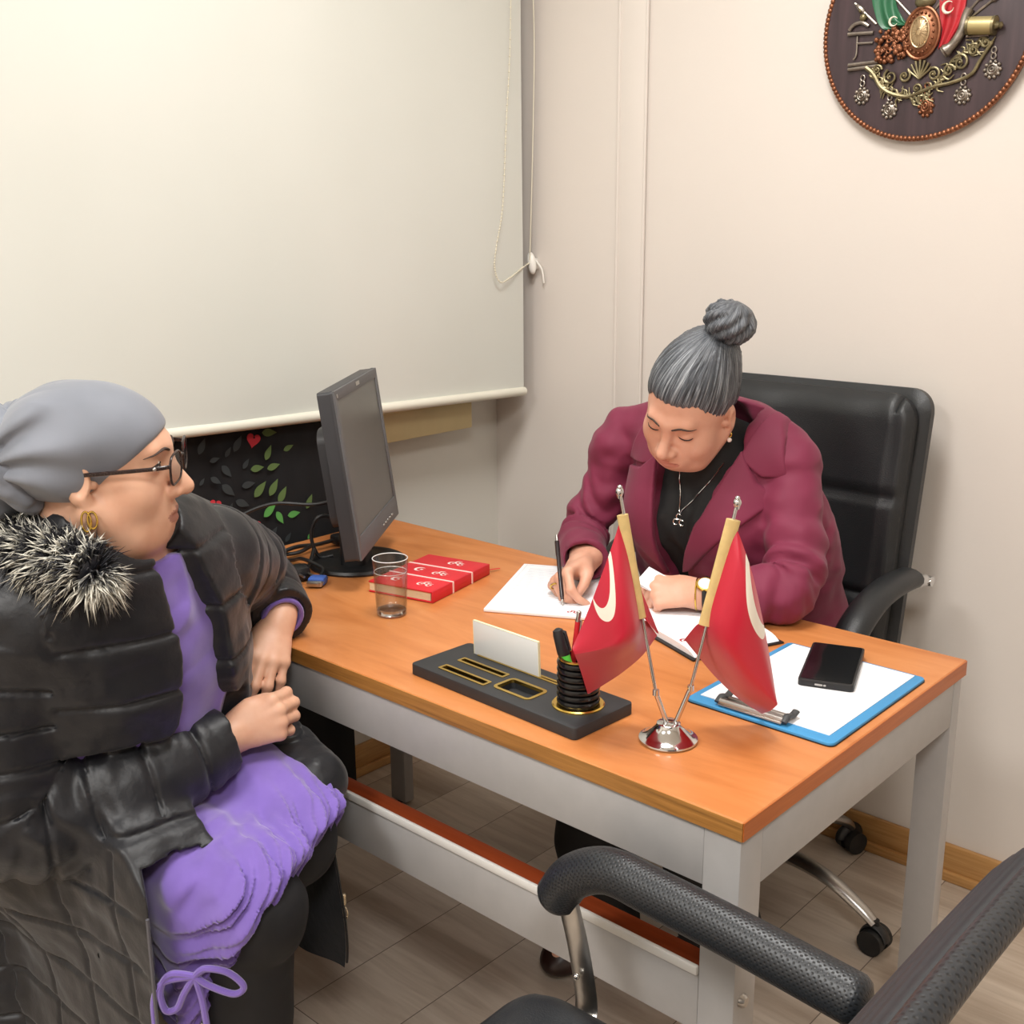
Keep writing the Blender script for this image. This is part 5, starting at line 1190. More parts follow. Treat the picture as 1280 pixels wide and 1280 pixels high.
def lapel(name, poly, ex):
    S = blazer(ex); pf = poly2d(poly); S.i(lambda P: pf(P[:, [0, 2]]), .003); S.s(blazer(-.004).ev, 0.); S.i(lambda P: P[:, 1]-.80, 0.); return sdf_obj(name, S, (-.78, .52, .74), (-.30, .84, 1.16), .003, burg, blz)
lapel('lapel', [(-.619, 1.02), (-.662, .985), (-.722, .975), (-.70, .90), (-.612, .80), (-.595, .775), (-.601, .909), (-.615, .99)], .0085)
lapel('lapel', [(-.446, 1.045), (-.412, .985), (-.376, .958), (-.41, .92), (-.53, .80), (-.552, .79), (-.489, .928)], .0085)
lapel('collar', [(-.622, 1.0), (-.66, 1.11), (-.705, 1.03), (-.722, .990), (-.665, .992)], .0065)
lapel('collar', [(-.448, 1.03), (-.42, 1.13), (-.38, 1.07), (-.362, .995), (-.408, .996)], .0065)
# cuffs of the top showing at the wrists, trousers, shoes
Tr = SDF()
for s_, hx in ((-1, -.64), (1, -.44)):
    kx = -.62 if s_ < 0 else -.40
    Tr.u(p_path([V(hx, .93, .535), V((hx+kx)/2, .7, .545), V(kx, .51, .535), V(kx-.01, .52+.04*(s_ > 0), .35), V(kx-.01, .54+.12*(s_ > 0), .05)], [.105, .095, .078, .08, .085]), .02)
Tr.u(p_ell((-.54, .95, .54), (.22, .15, .10)), .05); Tr.d(lambda P: .005*vn(P, 18, 5)); Tr.s(p_half((0, 0, .045), (0, 0, 1))); 
sdf_obj('trousers', Tr, (-.85, .3, .03), (-.2, 1.15, .7), .006, mat('black_cloth', '#0d0d0f', .8, var=.1), officer)
for s_ in (-1, 1):
    kx = -.635 if s_ < 0 else -.42
    S = SDF(); yy = .13*(s_ > 0); S.u(p_path([V(kx, .57+yy, .055), V(kx, .50+yy, .045), V(kx, .43+yy, .038)], [.042, .040, .034])); S.u(p_ell((kx, .43+yy, .03), (.042, .055, .03)), .02); S.s(p_half((0, 0, .001), (0, 0, 1))); sdf_obj('shoe', S, (kx-.08, .27, -.01), (kx+.08, .8, .12), .004, mat('dark_brown_shoe', '#2a1612', .35, var=.1), officer)
# jewellery
for a in (-1, 1):
    mb = MB(); e0 = xf(OM, (a*.079, -.003, -.042)); mb.tube([e0+V(math.cos(t_)*.004, 0, math.sin(t_)*.004-.003) for t_ in np.linspace(0, 2*PI, 16)[:-1]], .0012, 6, closed=True); mb.build('earring', M['gold'], officer); p_ = MB(); p_.sphere(e0+V(0, 0, -.013), .0045, 12, 8); p_.build('pearl', mat('pearl', '#f0dfd6', .25, var=.03), officer.children[-1])

# necklace, watch, bracelet, ring
mb = MB(); cn = [V(-.565, .690, 1.015), V(-.572, .668, .985), V(-.566, .655, .945), V(-.556, .648, .912)]; cm = [V(-.556, .648, .912), V(-.530, .655, .945), V(-.500, .668, .985), V(-.482, .692, 1.015)]
def on_top(p):                              # push a point out to the cloth, along -y
    ys = np.arange(.56, .80, .0015); d = Sw.ev(np.array([V(p[0], y, p[2]) for y in ys])); k_ = np.nonzero(d < .0015)[0]; return V(p[0], ys[k_[0]]-.001 if len(k_) else p[1], p[2])
path = [on_top(p) for p in smooth_path(cn, 8)+smooth_path(cm, 8)[1:]]; mb.tube(path, .0011, 6); nk = mb.build('necklace', M['chrome'], officer)
pp = on_top(V(-.556, .65, .905)); mb = MB()
for dx, dz in ((0, 0), (-.007, -.011), (.007, -.011)): mb.tube([pp+V(dx+.0055*math.cos(t_), -.0015, dz+.0055*math.sin(t_)) for t_ in np.linspace(R(30), R(330), 16)], [.0003+.0014*math.sin(PI*i/15) for i in range(16)], 6)
mb.build('pendant', M['chrome'], nk)
wd = unit(V(.86, .42, .05)); wc = HL[:3, 3]+wd*.012; e1 = HL[:3, 2]; e2 = np.cross(wd, e1)
def band(off, ru, rv, r, nm, m, flat=1.):
    mb = MB(); mb.tube([wc+wd*off+e1*ru*math.cos(a)+e2*rv*math.sin(a) for a in np.linspace(0, 2*PI, 36)[:-1]], r, 8, closed=True); return mb.build(nm, m, officer)
wt = band(0, .0275, .0305, .0045, 'watch', M['black_pl']); mb = MB(); fc = wc+e1*.0285
Mw = np.eye(4); Mw[:3, 2] = e1; Mw[:3, 0] = wd; Mw[:3, 1] = np.cross(e1, wd); Mw[:3, 3] = fc
mb.lathe([(.014, -.003), (.015, .0), (.0145, .004), (.012, .0048)], 28, Mw, cap=True); cs_ = mb.build('watch_case', M['gold'], wt); mb = MB(); mb.lathe([(.0001, .0052), (.0115, .005)], 28, Mw, cap=False); mb.build('watch_dial', mat('cream_dial', '#efe6cf', .3, var=.02), cs_)
band(-.016, .0270, .0295, .0016, 'bracelet', M['gold'])
rg = xf(HR, (.0095*.93, .105*.93, .004)); mb = MB(); f_ = unit(HR[:3, :3]@V(0, .7, -.7)); n1 = HR[:3, 0]; n2 = np.cross(f_, n1); rc_ = xf(HR, (.0105, .092*.93, -.004), 1.)
mb.tube([rc_+n1*.0098*math.cos(a)+n2*.0098*math.sin(a) for a in np.linspace(0, 2*PI, 24)[:-1]], .0016, 8, closed=True); mb.build('ring', M['gold'], officer)
# pen in the right hand, slip of paper in the left
pt_, pe_ = V(-.662, .455, .7575), V(-.735, .52, .888); d_ = unit(pe_-pt_)
pn2 = thing('ballpoint_pen', 'slim dark ballpoint pen held in the right hand of the writing woman', 'pen', tuple(pt_)); mb = MB(); mb.tube([pt_+d_*.012, pt_+d_*.02, pt_+d_*.13], [.0028, .0042, .0042], 12); mb.build('barrel', mat('smoky_barrel', '#2b2326', .2, var=.05), pn2)
mb = MB(); mb.tube([pt_, pt_+d_*.004, pt_+d_*.013], [.0006, .0012, .0028], 10); mb.build('tip', M['steel'], pn2); mb = MB(); mb.tube([pt_+d_*.13, pt_+d_*.142], [.0036, .003], 10); mb.tube([pt_+d_*.13+V(-.005, 0, 0), pt_+d_*.10+V(-.005, 0, 0)], .0013, 6); mb.build('push_button', M['steel'], pn2)
sp = thing('paper_slip', 'small folded white paper slip held between thumb and finger', 'paper', (-.525, .56, .80)); mb = MB(); Ms = handM(V(-.515, .545, .812), V(-.80, .05, .12), V(.1, -.55, .8)); mbox(mb, Ms, (0, .0, 0), (.042, .06, .0012), .0004); mbox(mb, Ms @ np.array(Matrix.Rotation(R(9), 4, 'X')), (0, .002, .003), (.041, .058, .001), .0003); mb.build('folded_sheet', M['paper'], sp)
# ------------------------------------------------------------------ the visitor in the puffer coat
vo = V(-.803, -.358, 1.146); vs_, vz = 1.0, 1.12; VMx = frame3(vo, V(.66, .75, -.03), V(.12, -.02, 1.))
v_base = V(-.95, -.3, 0)
B2 = SDF(); head_ops(B2, VMx, vs_, 1.0, vz, eo=.005, nose=1.05, eyes=True, cz=.070)
B2.u(tf(p_ell((0, .035, -.105), (.045, .045, .03)), VMx, vs_), .03)
B2.u(p_path([xf(VMx, (0, -.03, -.08), vs_), V(-.825, -.36, 1.02), V(-.85, -.33, .95)], [.056, .062, .08]), .03)
vt = [V(-1.0, -.29, .52), V(-.965, -.29, .66), V(-.90, -.305, .82), V(-.845, -.335, .96)]; vlat = (-.15, 1, 0)
B2.u(p_tubeE(vt, [.17, .17, .165, .11], [.13, .15, .12, .08], vlat), .03)
aR = [V(-.855, -.475, .935), V(-.885, -.50, .80), V(-.875, -.495, .648), V(-.81, -.345, .66), V(-.785, -.215, .684)]
aL = [V(-.875, -.165, .945), V(-.98, -.04, .885), V(-1.085, .055, .815), V(-1.0, .03, .82), V(-.917, .002, .80)]
B2.u(p_path(aR, [.05, .047, .042, .036, .026]), .02); B2.u(p_path(aL, [.05, .047, .042, .036, .026]), .02)
kR, kL = V(-.625, -.285, .505), V(-.715, -.155, .525)
for hip, kn in ((V(-.97, -.37, .52), kR), (V(-.97, -.2, .52), kL)):
    B2.u(p_path([hip, kn], [.085, .06]), .03); bk_ = .14*(kn is kL)+.03; B2.u(p_path([kn, kn+V(-.5*bk_-.01, 0, -.2), kn+V(-bk_, 0, -.43)], [.055, .052, .036]), .02); B2.u(p_ell(kn+V(.07-bk_, .01, -.475), (.1, .038, .033)), .02)
# left hand hangs from the desk edge; the right hand closes over its fingers
HLv = handM(V(-.908, -.012, .788), V(.50, -.68, -.54), V(.66, -.24, .66))
hand_ops(B2, HLv, .92, [(18, 22, 12), (20, 24, 14), (22, 26, 14), (24, 26, 16)], side=-1, thumb=[(-.022, .012, -.006), (-.040, .038, -.014), (-.044, .064, -.024), (-.038, .085, -.032)]) if 0 else hand_ops(B2, HLv, .92, [(18, 22, 12), (20, 24, 14), (22, 26, 14), (24, 26, 16)], side=1, thumb=[(.022, .012, -.006), (.036, .040, -.016), (.036, .068, -.026), (.028, .088, -.034)])
HRv = handM(V(-.780, -.200, .688), V(.36, .90, .24), V(.78, -.46, .36))
hand_ops(B2, HRv, .92, [(46, 62, 40), (50, 66, 40), (52, 66, 40), (54, 64, 40)], side=-1, thumb=[(-.020, .014, -.004), (-.036, .044, -.006), (-.036, .074, -.014), (-.026, .100, -.022)])
lm2 = lips_mask(VMx, vs_, vz)
visitor = sdf_obj('person', B2, (-1.35, -.75, -.02), (-.4, .25, 1.35), .0026, [M['skin_a'], M['lip_a']], mi=lambda P: lm2(P), loc=v_base)
tag(visitor, 'woman in grey headscarf and black puffer coat seated before the desk watching', 'person')
face_bits(visitor, B2, VMx, vs_, False)
# headscarf
Hs = SDF(); T2 = lambda f: tf(f, VMx, vs_)
Hs.u(T2(p_ell((0, -.012, .032), (.082, .1045, .0745)))); Hs.u(T2(p_ell((0, -.062, .010), (.072, .056, .060))), .05)
ep = xf(VMx, (0, .093, .047), vs_); en = VMx[:3, :3]@unit(V(0, .78, -.95)); Hs.i(p_half(ep, en), .008)
def scarf_folds(P):
    q = (P-VMx[:3, 3])@VMx[:3, :3]/vs_; ang = np.arctan2(q[:, 2]-.0, q[:, 1]+.15); w = np.clip((.055-q[:, 1])*8, 0, 1)
    side = np.clip((np.abs(q[:, 0])-.02)*25, 0, 1)
    return -.0125*w*side*np.abs(np.sin(ang*6.5+1.6*vn(q, 11, 3)))**2+.0016*vn(q, 24, 6)*(1-w)
Hs.d(scarf_folds)
k = NT('grey_scarf'); v = k.co(); k.l(k.ramp(k.noise(v, 7, 3), [(.3, '#70747d'), (.7, '#7f838d')]), k.b.inputs['Base Color']); k.b.inputs['Roughness'].default_value = .7; k.b.inputs['Sheen Weight'].default_value = .2; k.bump(k.noise(v, 800, 2), .1, .0006); scm = k.m
hs = sdf_obj('headscarf', Hs, vo-.26, vo+.2, .003, scm, visitor)
# twisted knot at the nape
Kn = SDF(); kc_ = xf(VMx, (0, -.140, -.002), vs_); Kn.u(p_ell(kc_, (.05, .05, .062)))
for i in range(5):
    pts = [xf(VMx, (.058*math.cos(t_*1.0+i*1.25), -.118-.012*i*.4-.035*math.sin(t_*1.3), .062*math.sin(t_+i*1.25)), vs_) for t_ in np.linspace(-1.4, 1.4, 9)]
    Kn.u(p_chain(pts, [.008, .013, .016, .018, .0185, .018, .016, .013, .008]), .006)
Kn.d(lambda P: -.003*np.abs(np.sin(P[:, 2]*70+P[:, 0]*90+3*vn(P, 20)))+.002*vn(P, 50)); sdf_obj('scarf_knot', Kn, kc_-.13, kc_+.13, .003, scm, hs)
# coat
vA, vB = [.215, .212, .21, .165], [.170, .170, .165, .115]
def coat_body(gr=0.):
    S = SDF(); S.u(p_tubeE(vt, [a+gr for a in vA], [b+gr for b in vB], vlat))
    S.u(p_path([V(-.875, -.165, .955), V(-.86, -.33, .985), V(-.85, -.47, .945)], [.075+gr, .08+gr, .078+gr]), .06)
    S.u(p_path([V(-.845, -.35, .985), V(-.825, -.358, 1.045)], [.105+gr, .078+gr]), .03)
    return S
Cb = coat_body()
Cb.u(p_path([V(-1.0, -.37, .535), V(-.84, -.34, .54), V(-.70, -.325, .545)], [.145, .108, .09]), .05)
Cb.u(p_box((-.87, -.40, .36), (.29, .042, .30), .04, np.array(Matrix.Rotation(R(2), 3, 'Z'))), .06)
Cb.u(p_box((-1.15, -.35, .40), (.06, .16, .26), .04), .06)
# inside and front opening
Ci = SDF(); Ci.u(p_tubeE(vt, [a-.03 for a in vA], [b-.03 for b in vB], vlat)); 
Ci.i(p_half((0, 0, .66), (0, 0, -1)), .02); Cb.s(Ci.ev, .01)
opn = [V(-.735, -.295, 1.05), V(-.735, -.28, .97), V(-.735, -.258, .89), V(-.735, -.25, .80), V(-.735, -.235, .70)]
Cb.s(p_path(opn, [.036, .040, .050, .055, .085]), .005)
Cb.s(p_box((-.53, -.16, .56), (.28, .155, .20), .02), .006)
Cb.s(lambda P: np.maximum(-((P[:, 0]+.72)*.6+(P[:, 2]-.645)*.8), np.maximum(P[:, 2]-.74, P[:, 1]+.30)), .01)
Cb.s(lambda P: np.maximum(-((P[:, 0]+.625)*.4+(P[:, 1]+.445)*.917), np.maximum(P[:, 2]-.60-.2*np.clip(-.63-P[:, 0], 0, .5), P[:, 1]+.25)), .004)
Cb.s(p_half((-.655, 0, 0), (-1, 0, 0)) if 0 else (lambda P: np.maximum(-.620-P[:, 0], np.maximum(P[:, 2]-.74, P[:, 1]+.30))), .004)
Cb.u(p_path([V(-1.0, -.13, .57), V(-.86, -.092, .585), V(-.735, -.085, .578)], [.12, .08, .055]), .02)
Cb.s(p_path([V(-.79, -.35, 1.13), V(-.815, -.355, 1.05), V(-.84, -.34, .97)], [.075, .066, .07]), .008)
rR, rL = [.084, .087, .092, .076, .053], [.086, .080, .074, .062, .053]
Hd = SDF(); head_ops(Hd, VMx, vs_, 1.0, vz, eo=.005, nose=1.05, cz=.07); Hd.u(tf(p_ell((0, .02, -.05), (.06, .07, .09)), VMx, vs_), .02); Cb.s(lambda P: Hd.ev(P)-.012, .004)
for pts, rr in ((aR, rR), (aL, rL)): Cb.u(p_sleeve(pts, rr, .004), .018)
for pts, wd in ((aR, .036), (aL, .04)):
    dd = unit(pts[-1]-pts[-2]); Cb.s(p_chain([pts[-1]-dd*.03, pts[-1]+dd*.12], [wd, wd+.006]), .003)
alR, alL = along(aR), along(aL)
def quilt(P):
    sR, dR = alR(P); sL, dL = alL(P); arm = np.minimum(dR, dL) < .10; onR = (dR < dL)
    s_ = np.where(onR, sR, sL); per = .068
    g_arm = groove(saw(s_+.008*vn(P, 12, 4), per), .0045); cre = .0042*np.sin(s_*135+6*vn(P, 13, 3))*np.exp(-((s_-np.where(onR, .33, .2))/.085)**2)
    zt_ = P[:, 2]+.012*vn(P, 5, 2)+.05*(P[:, 0]+.9); g_t = groove(saw(zt_, .092), .0045)
    vert = groove(saw(P[:, 0]+.12*P[:, 2], .13), .004)*(P[:, 1] < -.36)*(P[:, 2] < .62)
    ed = np.clip((-.64-P[:, 0])/.05, 0, 1); ed = np.where((P[:, 2] < .70) & (~arm), ed, 1.); g_t = g_t*ed; vert = vert*ed
    d = np.where(arm, .0065*g_arm+cre, np.maximum(.006*g_t, .005*vert))
    return d+.0035*vn(P*V(.8, .8, 1.3), 20, 7)+.0016*vn(P, 48, 9)-.003
Cb.d(quilt)
k = NT('black_nylon'); v = k.co(); k.l(k.ramp(k.noise(v, 5, 3), [(.3, '#0c0d12'), (.7, '#11131a')]), k.b.inputs['Base Color']); k.b.inputs['Roughness'].default_value = .46; k.b.inputs['Specular IOR Level'].default_value = .45; k.b.inputs['Sheen Weight'].default_value = .12; k.bump(k.noise(v, 60, 4), .25, .004); nyl = k.m
coat = sdf_obj('puffer_coat', Cb, (-1.36, -.75, .05), (-.42, .24, 1.16), .0036, nyl, visitor)
# far front panel hanging beside the desk
nu, nv = 26, 40; P = np.zeros((nu, nv, 3)); Q = P.copy()
for i in range(nu):
    for j in range(nv):
        u, w_ = i/(nu-1), j/(nv-1); top = V(-.95+.24*u, -.045-.03*u, .60-.06*u); bot = V(-.93+.215*u, -.050-.02*u, .245+.0*u); p_ = top*(1-w_)+bot*w_
        p_ = p_+V(.035*u*math.sin(w_*PI*.85), -.012*math.sin(u*7+w_*4)*w_-.01, 0); P[i, j] = p_; Q[i, j] = p_+V(0, .018*(1-abs(2*u-1)**6), 0)
mb = MB(); mb.grid(P); mb.grid(Q)
for a, b in ((P[0], Q[0]), (P[-1], Q[-1]), (P[:, 0], Q[:, 0]), (P[:, -1], Q[:, -1])): mb.grid(np.stack((a, b)))
fp = mb.build('front_panel', nyl, coat, sharp=80)
zp = P[-1, 22]; mb = MB(); mb.tube([P[-1, j]+V(.004, 0, 0) for j in range(4, 38)], .0022, 6); mb.build('zip_edge', M['black_pl'], fp)
mb = MB(); z0_ = V(-.683, -.075, .385); mb.box(z0_, (.007, .006, .02), bevel=.002); mb.tube([z0_+V(.0, 0, -.024)+V(.0075*math.cos(t_), .0, .011*math.sin(t_)) for t_ in np.linspace(0, 2*PI, 20)[:-1]], .0014, 6, closed=True); mb.build('zip_pull', mat('pale_gold', '#e3cfae', .25, .8, var=.03), fp)
# tunic: chest strip and lap
Tu = SDF(); Tu.u(p_tubeE(vt, [a-.035 for a in vA], [b-.016 for b in vB], vlat)); Tu.s(p_half((0, 0, 1.0), (0, 0, -1)), .0)
Tu.u(p_path([V(-.98, -.37, .52), V(-.80, -.32, .53), kR+V(.03, 0, .004)], [.12, .092, .084]), .03); Tu.u(p_path([V(-.98, -.2, .54), V(-.80, -.16, .555), kL+V(.03, 0, .008)], [.12, .098, .085]), .03)
Tu.u(p_box((-.78, -.25, .53), (.2, .10, .055), .04), .05); Tu.u(p_box((-.80, -.355, .45), (.16, .022, .13), .02, np.array(Matrix.Rotation(R(-6), 3, 'Z'))), .05)
hn = unit(V(1, .54, -.67)); hcp = V(-.585, -.28, .52)
def hem_d(P): return (P-hcp)@hn
Tu.i(lambda P: hem_d(P)+.006*vn(P, 40, 3), .012)
def ruch(P):
    t_ = -hem_d(P); w = np.exp(-((t_-.02)/.05)**2); lat = P[:, 1]*1.0-P[:, 2]*.8
    far = np.clip(t_*5, 0, 1)
    return .0045*w*np.sin(lat*400+4.0*vn(P, 14, 2))+.005*np.exp(-((t_-.04)/.07)**2)*np.sin(lat*150+4*vn(P, 10, 4))+far*(.006*np.abs(np.sin((P[:, 0]*.7+P[:, 1])*26+3*vn(P, 9, 5)))-.003)+.0025*vn(P, 30, 8)
Tu.d(ruch)
k = NT('lilac_velour'); v = k.co(); k.l(k.ramp(k.noise(v, 9, 4), [(.3, '#6a529f'), (.7, '#7b62b6')]), k.b.inputs['Base Color']); k.b.inputs['Roughness'].default_value = .85; k.b.inputs['Sheen Weight'].default_value = .5; k.bump(k.noise(v, 700, 2), .15, .0008); lil = k.m
tun = sdf_obj('purple_tunic', Tu, (-1.3, -.62, .2), (-.42, .1, 1.12), .0036, lil, visitor)
# drawstring bow at the hem
bw0 = V(-.622, -.378, .46)
for nm, pts in (('bow_loop', [(0, 0, 0), (.02, -.005, .012), (.05, -.004, .006), (.066, .0, -.016), (.052, .0, -.028), (.022, -.004, -.014), (.0, 0, 0)]), ('bow_loop', [(0, 0, 0), (-.02, -.012, .004), (-.034, -.014, -.02), (-.03, -.014, -.052), (-.016, -.012, -.05), (-.008, -.008, -.026), (0, 0, 0)]), ('drawstring', [(0, 0, 0), (.012, -.004, -.04), (.018, -.004, -.1), (.035, -.002, -.16), (.05, 0, -.21)]), ('drawstring', [(0, 0, 0), (-.03, -.012, -.008), (-.044, -.014, -.035), (-.046, -.014, -.075)])):
    mb = MB(); mb.tube(smooth_path([bw0+V(.02, -.02, 0)+V(p_[0]*.74+p_[1]*.67, p_[0]*.67-p_[1]*.74*-1, p_[2]) for p_ in pts], 8), .0048, 8); mb.build(nm, lil, tun)
# leggings and shoes
Lg = SDF()
for kn in (kR, kL): bk_ = .14*(kn is kL)+.03; Lg.u(p_path([kn+V(-.22, -.03, .01), kn, kn+V(-.012-.2*bk_, 0, -.06), kn+V(-bk_*.6-.01, 0, -.22), kn+V(-bk_, 0, -.42)], [.088, .074, .070, .064, .046]), .01)
Lg.d(lambda P: .002*vn(P, 30, 3)); sdf_obj('leggings', Lg, (-1.0, -.42, .06), (-.45, -.02, .66), .005, mat('black_jersey', '#121216', .7, var=.1), visitor)
for kn in (kR, kL):
    c_ = kn*V(1, 1, 0)+V(.03-(.14*(kn is kL)+.03), 0, 0); S = SDF(); S.u(p_path([c_+V(-.04, 0, .05), c_+V(.05, .01, .043), c_+V(.12, .015, .035)], [.046, .043, .036])); S.s(p_half((0, 0, .001), (0, 0, 1))); sdf_obj('shoe', S, c_+V(-.15, -.1, -.01), c_+V(.22, .1, .13), .0045, mat('black_shoe', '#141414', .4, var=.1), visitor)
# fur trim of the hood
fur = MB(); fpath = smooth_path([V(-1.08, -.37, 1.0), V(-.98, -.435, 1.01), V(-.89, -.455, 1.022), V(-.81, -.45, 1.028), V(-.765, -.435, 1.022), V(-.735, -.42, 1.01)], 10)
fur.tube(fpath, [.030]*len(fpath), 12)
for q in range(len(fur.v)): fur.uv[q] = (.05, 0.)
for i in range(5200):
    a = RNG.integers(0, len(fpath)-1); t_ = RNG.random(); c_ = fpath[a]*(1-t_)+fpath[a+1]*t_; T_ = unit(fpath[a+1]-fpath[a]); d_ = RNG.normal(size=3); d_ = unit(d_-T_*(d_@T_)+V(0, 0, .15)); d_ = unit(d_)
    L_ = .026+.022*RNG.random(); b_ = c_+d_*.024; sw = V(0, -.3, -.55)*.6+RNG.normal(size=3)*.25+T_*RNG.normal()*.3; e1 = b_+d_*L_*.5+sw*L_*.15; e2 = b_+d_*L_*.8+sw*L_*.6
    if i % 9 == 0: a = len(fpath)-2; c_ = fpath[-1]; T_ = unit(fpath[-1]-fpath[-2]); d_ = unit(T_*(.4+RNG.random())+RNG.normal(size=3)*.6); b_ = c_+d_*.02; e1 = b_+d_*L_*.5+sw*L_*.15; e2 = b_+d_*L_*.8+sw*L_*.6; T_ = unit(np.cross(d_, V(0, 0, 1)))
    w_ = unit(np.cross(d_, T_))*.0014; w2 = T_*.0014; o_ = len(fur.v); clump = .5+.5*math.sin(c_[0]*55+c_[2]*30+d_[2]*3+a*.9); u_ = np.clip(.55*clump+.45*RNG.random(), 0, 1)
    fur.add([b_+w_, b_-w_*.5+w2, b_-w_*.5-w2, e1+w_*.9, e1-w_*.45+w2*.9, e1-w_*.45-w2*.9, e2], [(0, 1, 4, 3), (1, 2, 5, 4), (2, 0, 3, 5), (3, 4, 6), (4, 5, 6), (5, 3, 6)])
    for q in range(7): fur.uv[o_+q] = (u_, (0, 0, 0, .55, .55, .55, 1)[q])
k = NT('tipped_fur'); uvn = k.n('ShaderNodeUVMap'); sx = k.n('ShaderNodeSeparateXYZ'); k.l(uvn.outputs['UV'], sx.inputs[0])
tipc = k.ramp(sx.outputs[0], [(.38, '#15151d'), (.52, '#777672'), (.7, '#e4e0d2')]); k.l(k.mix(k.math('SMOOTH_MIN', k.math('MULTIPLY', sx.outputs[1], 1.5), 1., .1), '#15151d', tipc), k.b.inputs['Base Color']); k.b.inputs['Roughness'].default_value = .6
fo = fur.build('fur_trim', k.m, coat, sharp=None)
# spectacles and earrings
gm = mat('tortoise_frame', '#2a1c1a', .25, var=.3, vscale=150); k = NT('lens_glass'); k.b.inputs['Transmission Weight'].default_value = 1; k.b.inputs['IOR'].default_value = 1.08; k.b.inputs['Roughness'].default_value = .02; lensm = k.m
L3 = lambda x, y, z: xf(VMx, (x, y, z), vs_)
mb = MB(); mb.tube(smooth_path([L3(-.010, .107, .006), L3(0, .110, .008), L3(.010, .107, .006)], 5), .0018, 8); glasses = mb.build('spectacles', gm, visitor)
for a in (-1, 1):
    rim_ = [(a*(.035+.0255*math.copysign(abs(math.cos(t_))**.6, math.cos(t_))), .1065-.10*(.0255*math.copysign(abs(math.cos(t_))**.6, math.cos(t_))+.0)-.0, -.001+.0205*math.copysign(abs(math.sin(t_))**.7, math.sin(t_))) for t_ in np.linspace(0, 2*PI, 41)[:-1]]
    q = [L3(*p_) for p_ in rim_]; mb = MB(); mb.tube(q, .0017, 8, closed=True); mb.build('rim', gm, glasses)
    mb = MB(); c_ = np.mean(q, 0); n_ = VMx[:3, 1]*.0006; mb.add([x+n_ for x in q]+[x-n_ for x in q], [tuple(range(40)), tuple(range(79, 39, -1))]+[(i, (i+1) % 40, 40+(i+1) % 40, 40+i) for i in range(40)]); mb.build('lens', lensm, glasses)
    mb = MB(); mb.tube(smooth_path([L3(a*.0605, .103, .008), L3(a*.069, .09, .008), L3(a*.079, .04, .006), L3(a*.084, .0, .004)], 6), .0019, 8, flat=1.5, up=VMx[:3, 2]); t2 = mb.build('temple', gm, glasses)
    mb = MB(); mb.sphere(L3(a*.0715, .086, .008), .0028, 8, 6); mb.build('hinge', M['steel'], t2)
for a in (-1, 1):
    mb = MB(); e0 = L3(a*.076, -.004, -.044*vz)
    for dx, rr in ((0, .0135), (.008, .0115)): mb.tube([e0+VMx[:3, 1]*(dx+math.cos(t_)*.006)+V(0, 0, math.sin(t_)*rr-rr+.002)+VMx[:3, 0]*a*.004 for t_ in np.linspace(0, 2*PI, 24)[:-1]], .0015, 8, closed=True)
    mb.build('earring', M['gold'], visitor)

for a in (-1, 1):
    mb = MB(); ec_ = L3(a*.0308, .0742, .0002); mb.sphere(ec_, .0118, 20, 14); ey = mb.build('eye', M['eye_w'], visitor); g_ = unit(VMx[:3, :3]@V(0, 1, -.05)); mb = MB(); Me_ = np.eye(4); Me_[:3, 2] = g_; Me_[:3, 0] = unit(np.cross(g_, V(0, 0, 1))); Me_[:3, 1] = np.cross(g_, Me_[:3, 0]); Me_[:3, 3] = ec_
    mb.lathe([(.0055, .0105), (.0035, .0114), (.0001, .0121)], 20, Me_, cap=False); mb.build('iris', M['iris'], ey)
dl = unit(aL[-1]-aL[-2]); e1 = unit(np.cross(dl, V(0, 0, 1))); e2 = np.cross(dl, e1); mb = MB()
for off in (0, .008): mb.tube([aL[-1]+dl*(.000+off)+(e1*math.cos(a)+e2*math.sin(a))*.034 for a in np.linspace(0, 2*PI, 28)[:-1]], .0042, 8, closed=True)
mb.build('cuff', lil, tun)

mb = MB(); mb.tube([V(-.627, -.445, .56), V(-.626, -.446, .45), V(-.627, -.446, .30), V(-.630, -.445, .10)], .0028, 6); mb.build('zip_edge', mat('grey_zip', '#55545a', .4, var=.05), coat)
vc2 = thing('side_chair', 'black armless chair mostly hidden beneath the seated woman in the puffer coat', 'chair', (-1.0, -.28, 0), group=None)
visitor_chair(vc2, Matrix.Translation((-1.0, -.28, 0)) @ Matrix.Diagonal((1, .52, 1, 1)), arms=False)
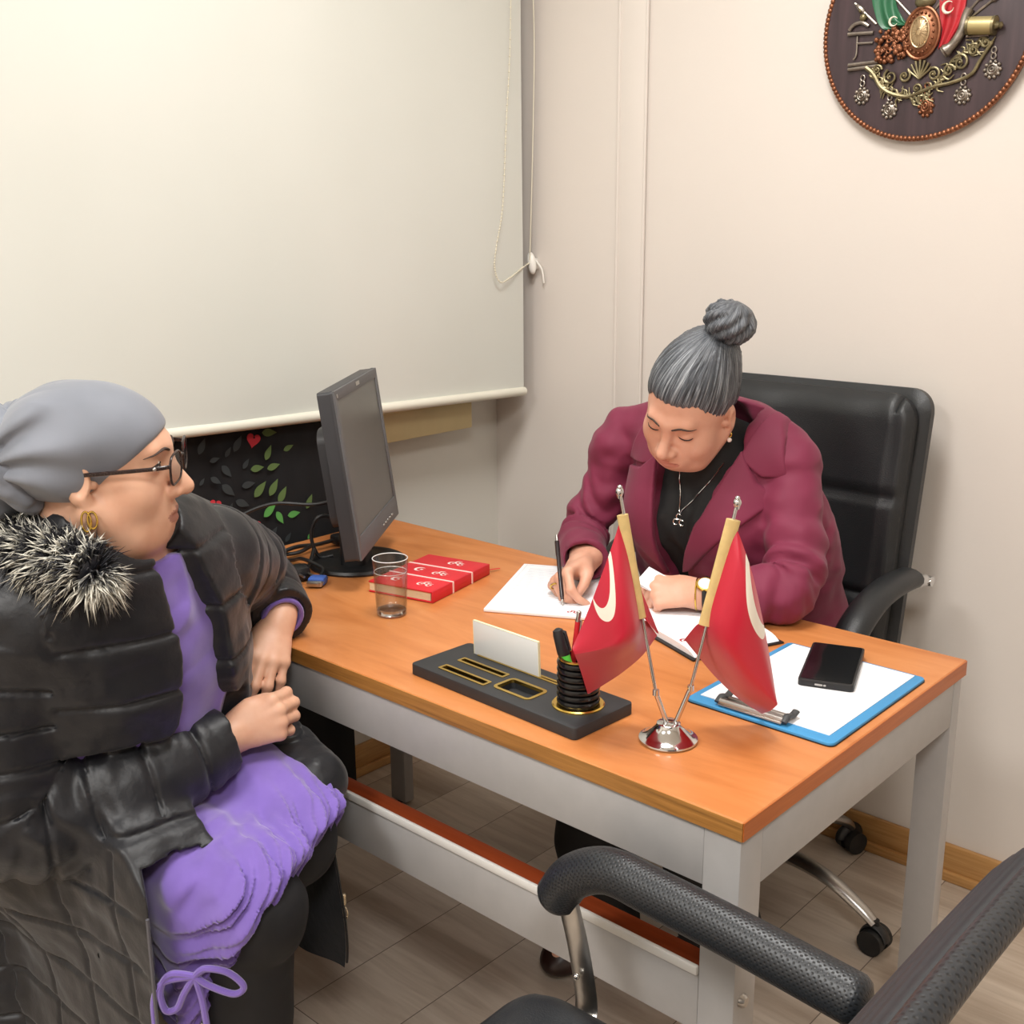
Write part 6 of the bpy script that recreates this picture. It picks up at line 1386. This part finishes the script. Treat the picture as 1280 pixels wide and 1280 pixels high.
# ------------------------------------------------------------------ light, world, camera
def area(name, loc, size, power, col, rot=(0, 0, 0)):
    l = bpy.data.lights.new(name, 'AREA'); l.shape = 'RECTANGLE'; l.size, l.size_y = size; l.energy = power; l.color = col
    o = bpy.data.objects.new(name, l); COL.objects.link(o); o.location = loc; o.rotation_euler = rot; o['kind'] = 'helper'; return o
for i, (x, y, p) in enumerate(((-.4, .15, 27), (1.15, -1.5, 43), (-.5, -1.9, 38))):  # third panel is an unseen fill, added to brighten the floor and front
    f = thing('ceiling_light', 'square white ceiling panel light '+('over the desk', 'over the floor behind the armchair', 'added as fill behind the seated visitor')[i], 'light', (x, y, ZC))
    mb = MB(); 
    for a, b in ((-.31, 0), (.31, 0)): mb.box((x+a, y, ZC-.012), (.02, .64, .022), bevel=.003); mb.box((x, y+a, ZC-.012), (.6, .02, .022), bevel=.003)
    mb.build('frame', M['white'], f)
    k = NT('panel_glow'); k.b.inputs['Emission Color'].default_value = (1, .97, .93, 1); k.b.inputs['Emission Strength'].default_value = 4.
    mb = MB(); mb.box((x, y, ZC-.006), (.6, .6, .008)); mb.build('diffuser', k.m, f)
    area('panel_lamp', (x, y, ZC-.03), (.6, .6), p, (1, .985, .955))
w = bpy.data.worlds.new('room_air'); w.use_nodes = True; w.node_tree.nodes['Background'].inputs[0].default_value = (1, .97, .93, 1); w.node_tree.nodes['Background'].inputs[1].default_value = .05
sc = bpy.context.scene; sc.world = w
cam = bpy.data.cameras.new('camera'); co = bpy.data.objects.new('camera', cam); COL.objects.link(co); sc.camera = co
cam.sensor_width = 36; cam.lens = 1404.574/1280*36; cam.clip_start = .02
Rm = Matrix(((0.73917033, -0.16040209, 0.65413943), (0.67348171, 0.18618454, -0.71537242), (-0.00704342, 0.96933301, 0.24564996)))
co.matrix_world = Matrix.Translation((0.61819, -1.08451, 1.44656)) @ Rm.to_4x4()
sc.view_settings.view_transform = 'Standard'; sc.view_settings.look = 'None'; sc.view_settings.gamma = 1; sc.view_settings.use_curve_mapping = False
sc.view_settings.exposure = 0.
sc.cycles.use_denoising = True; sc.cycles.max_bounces = 10; sc.cycles.transmission_bounces = 10; sc.cycles.caustics_reflective = False; sc.cycles.caustics_refractive = True
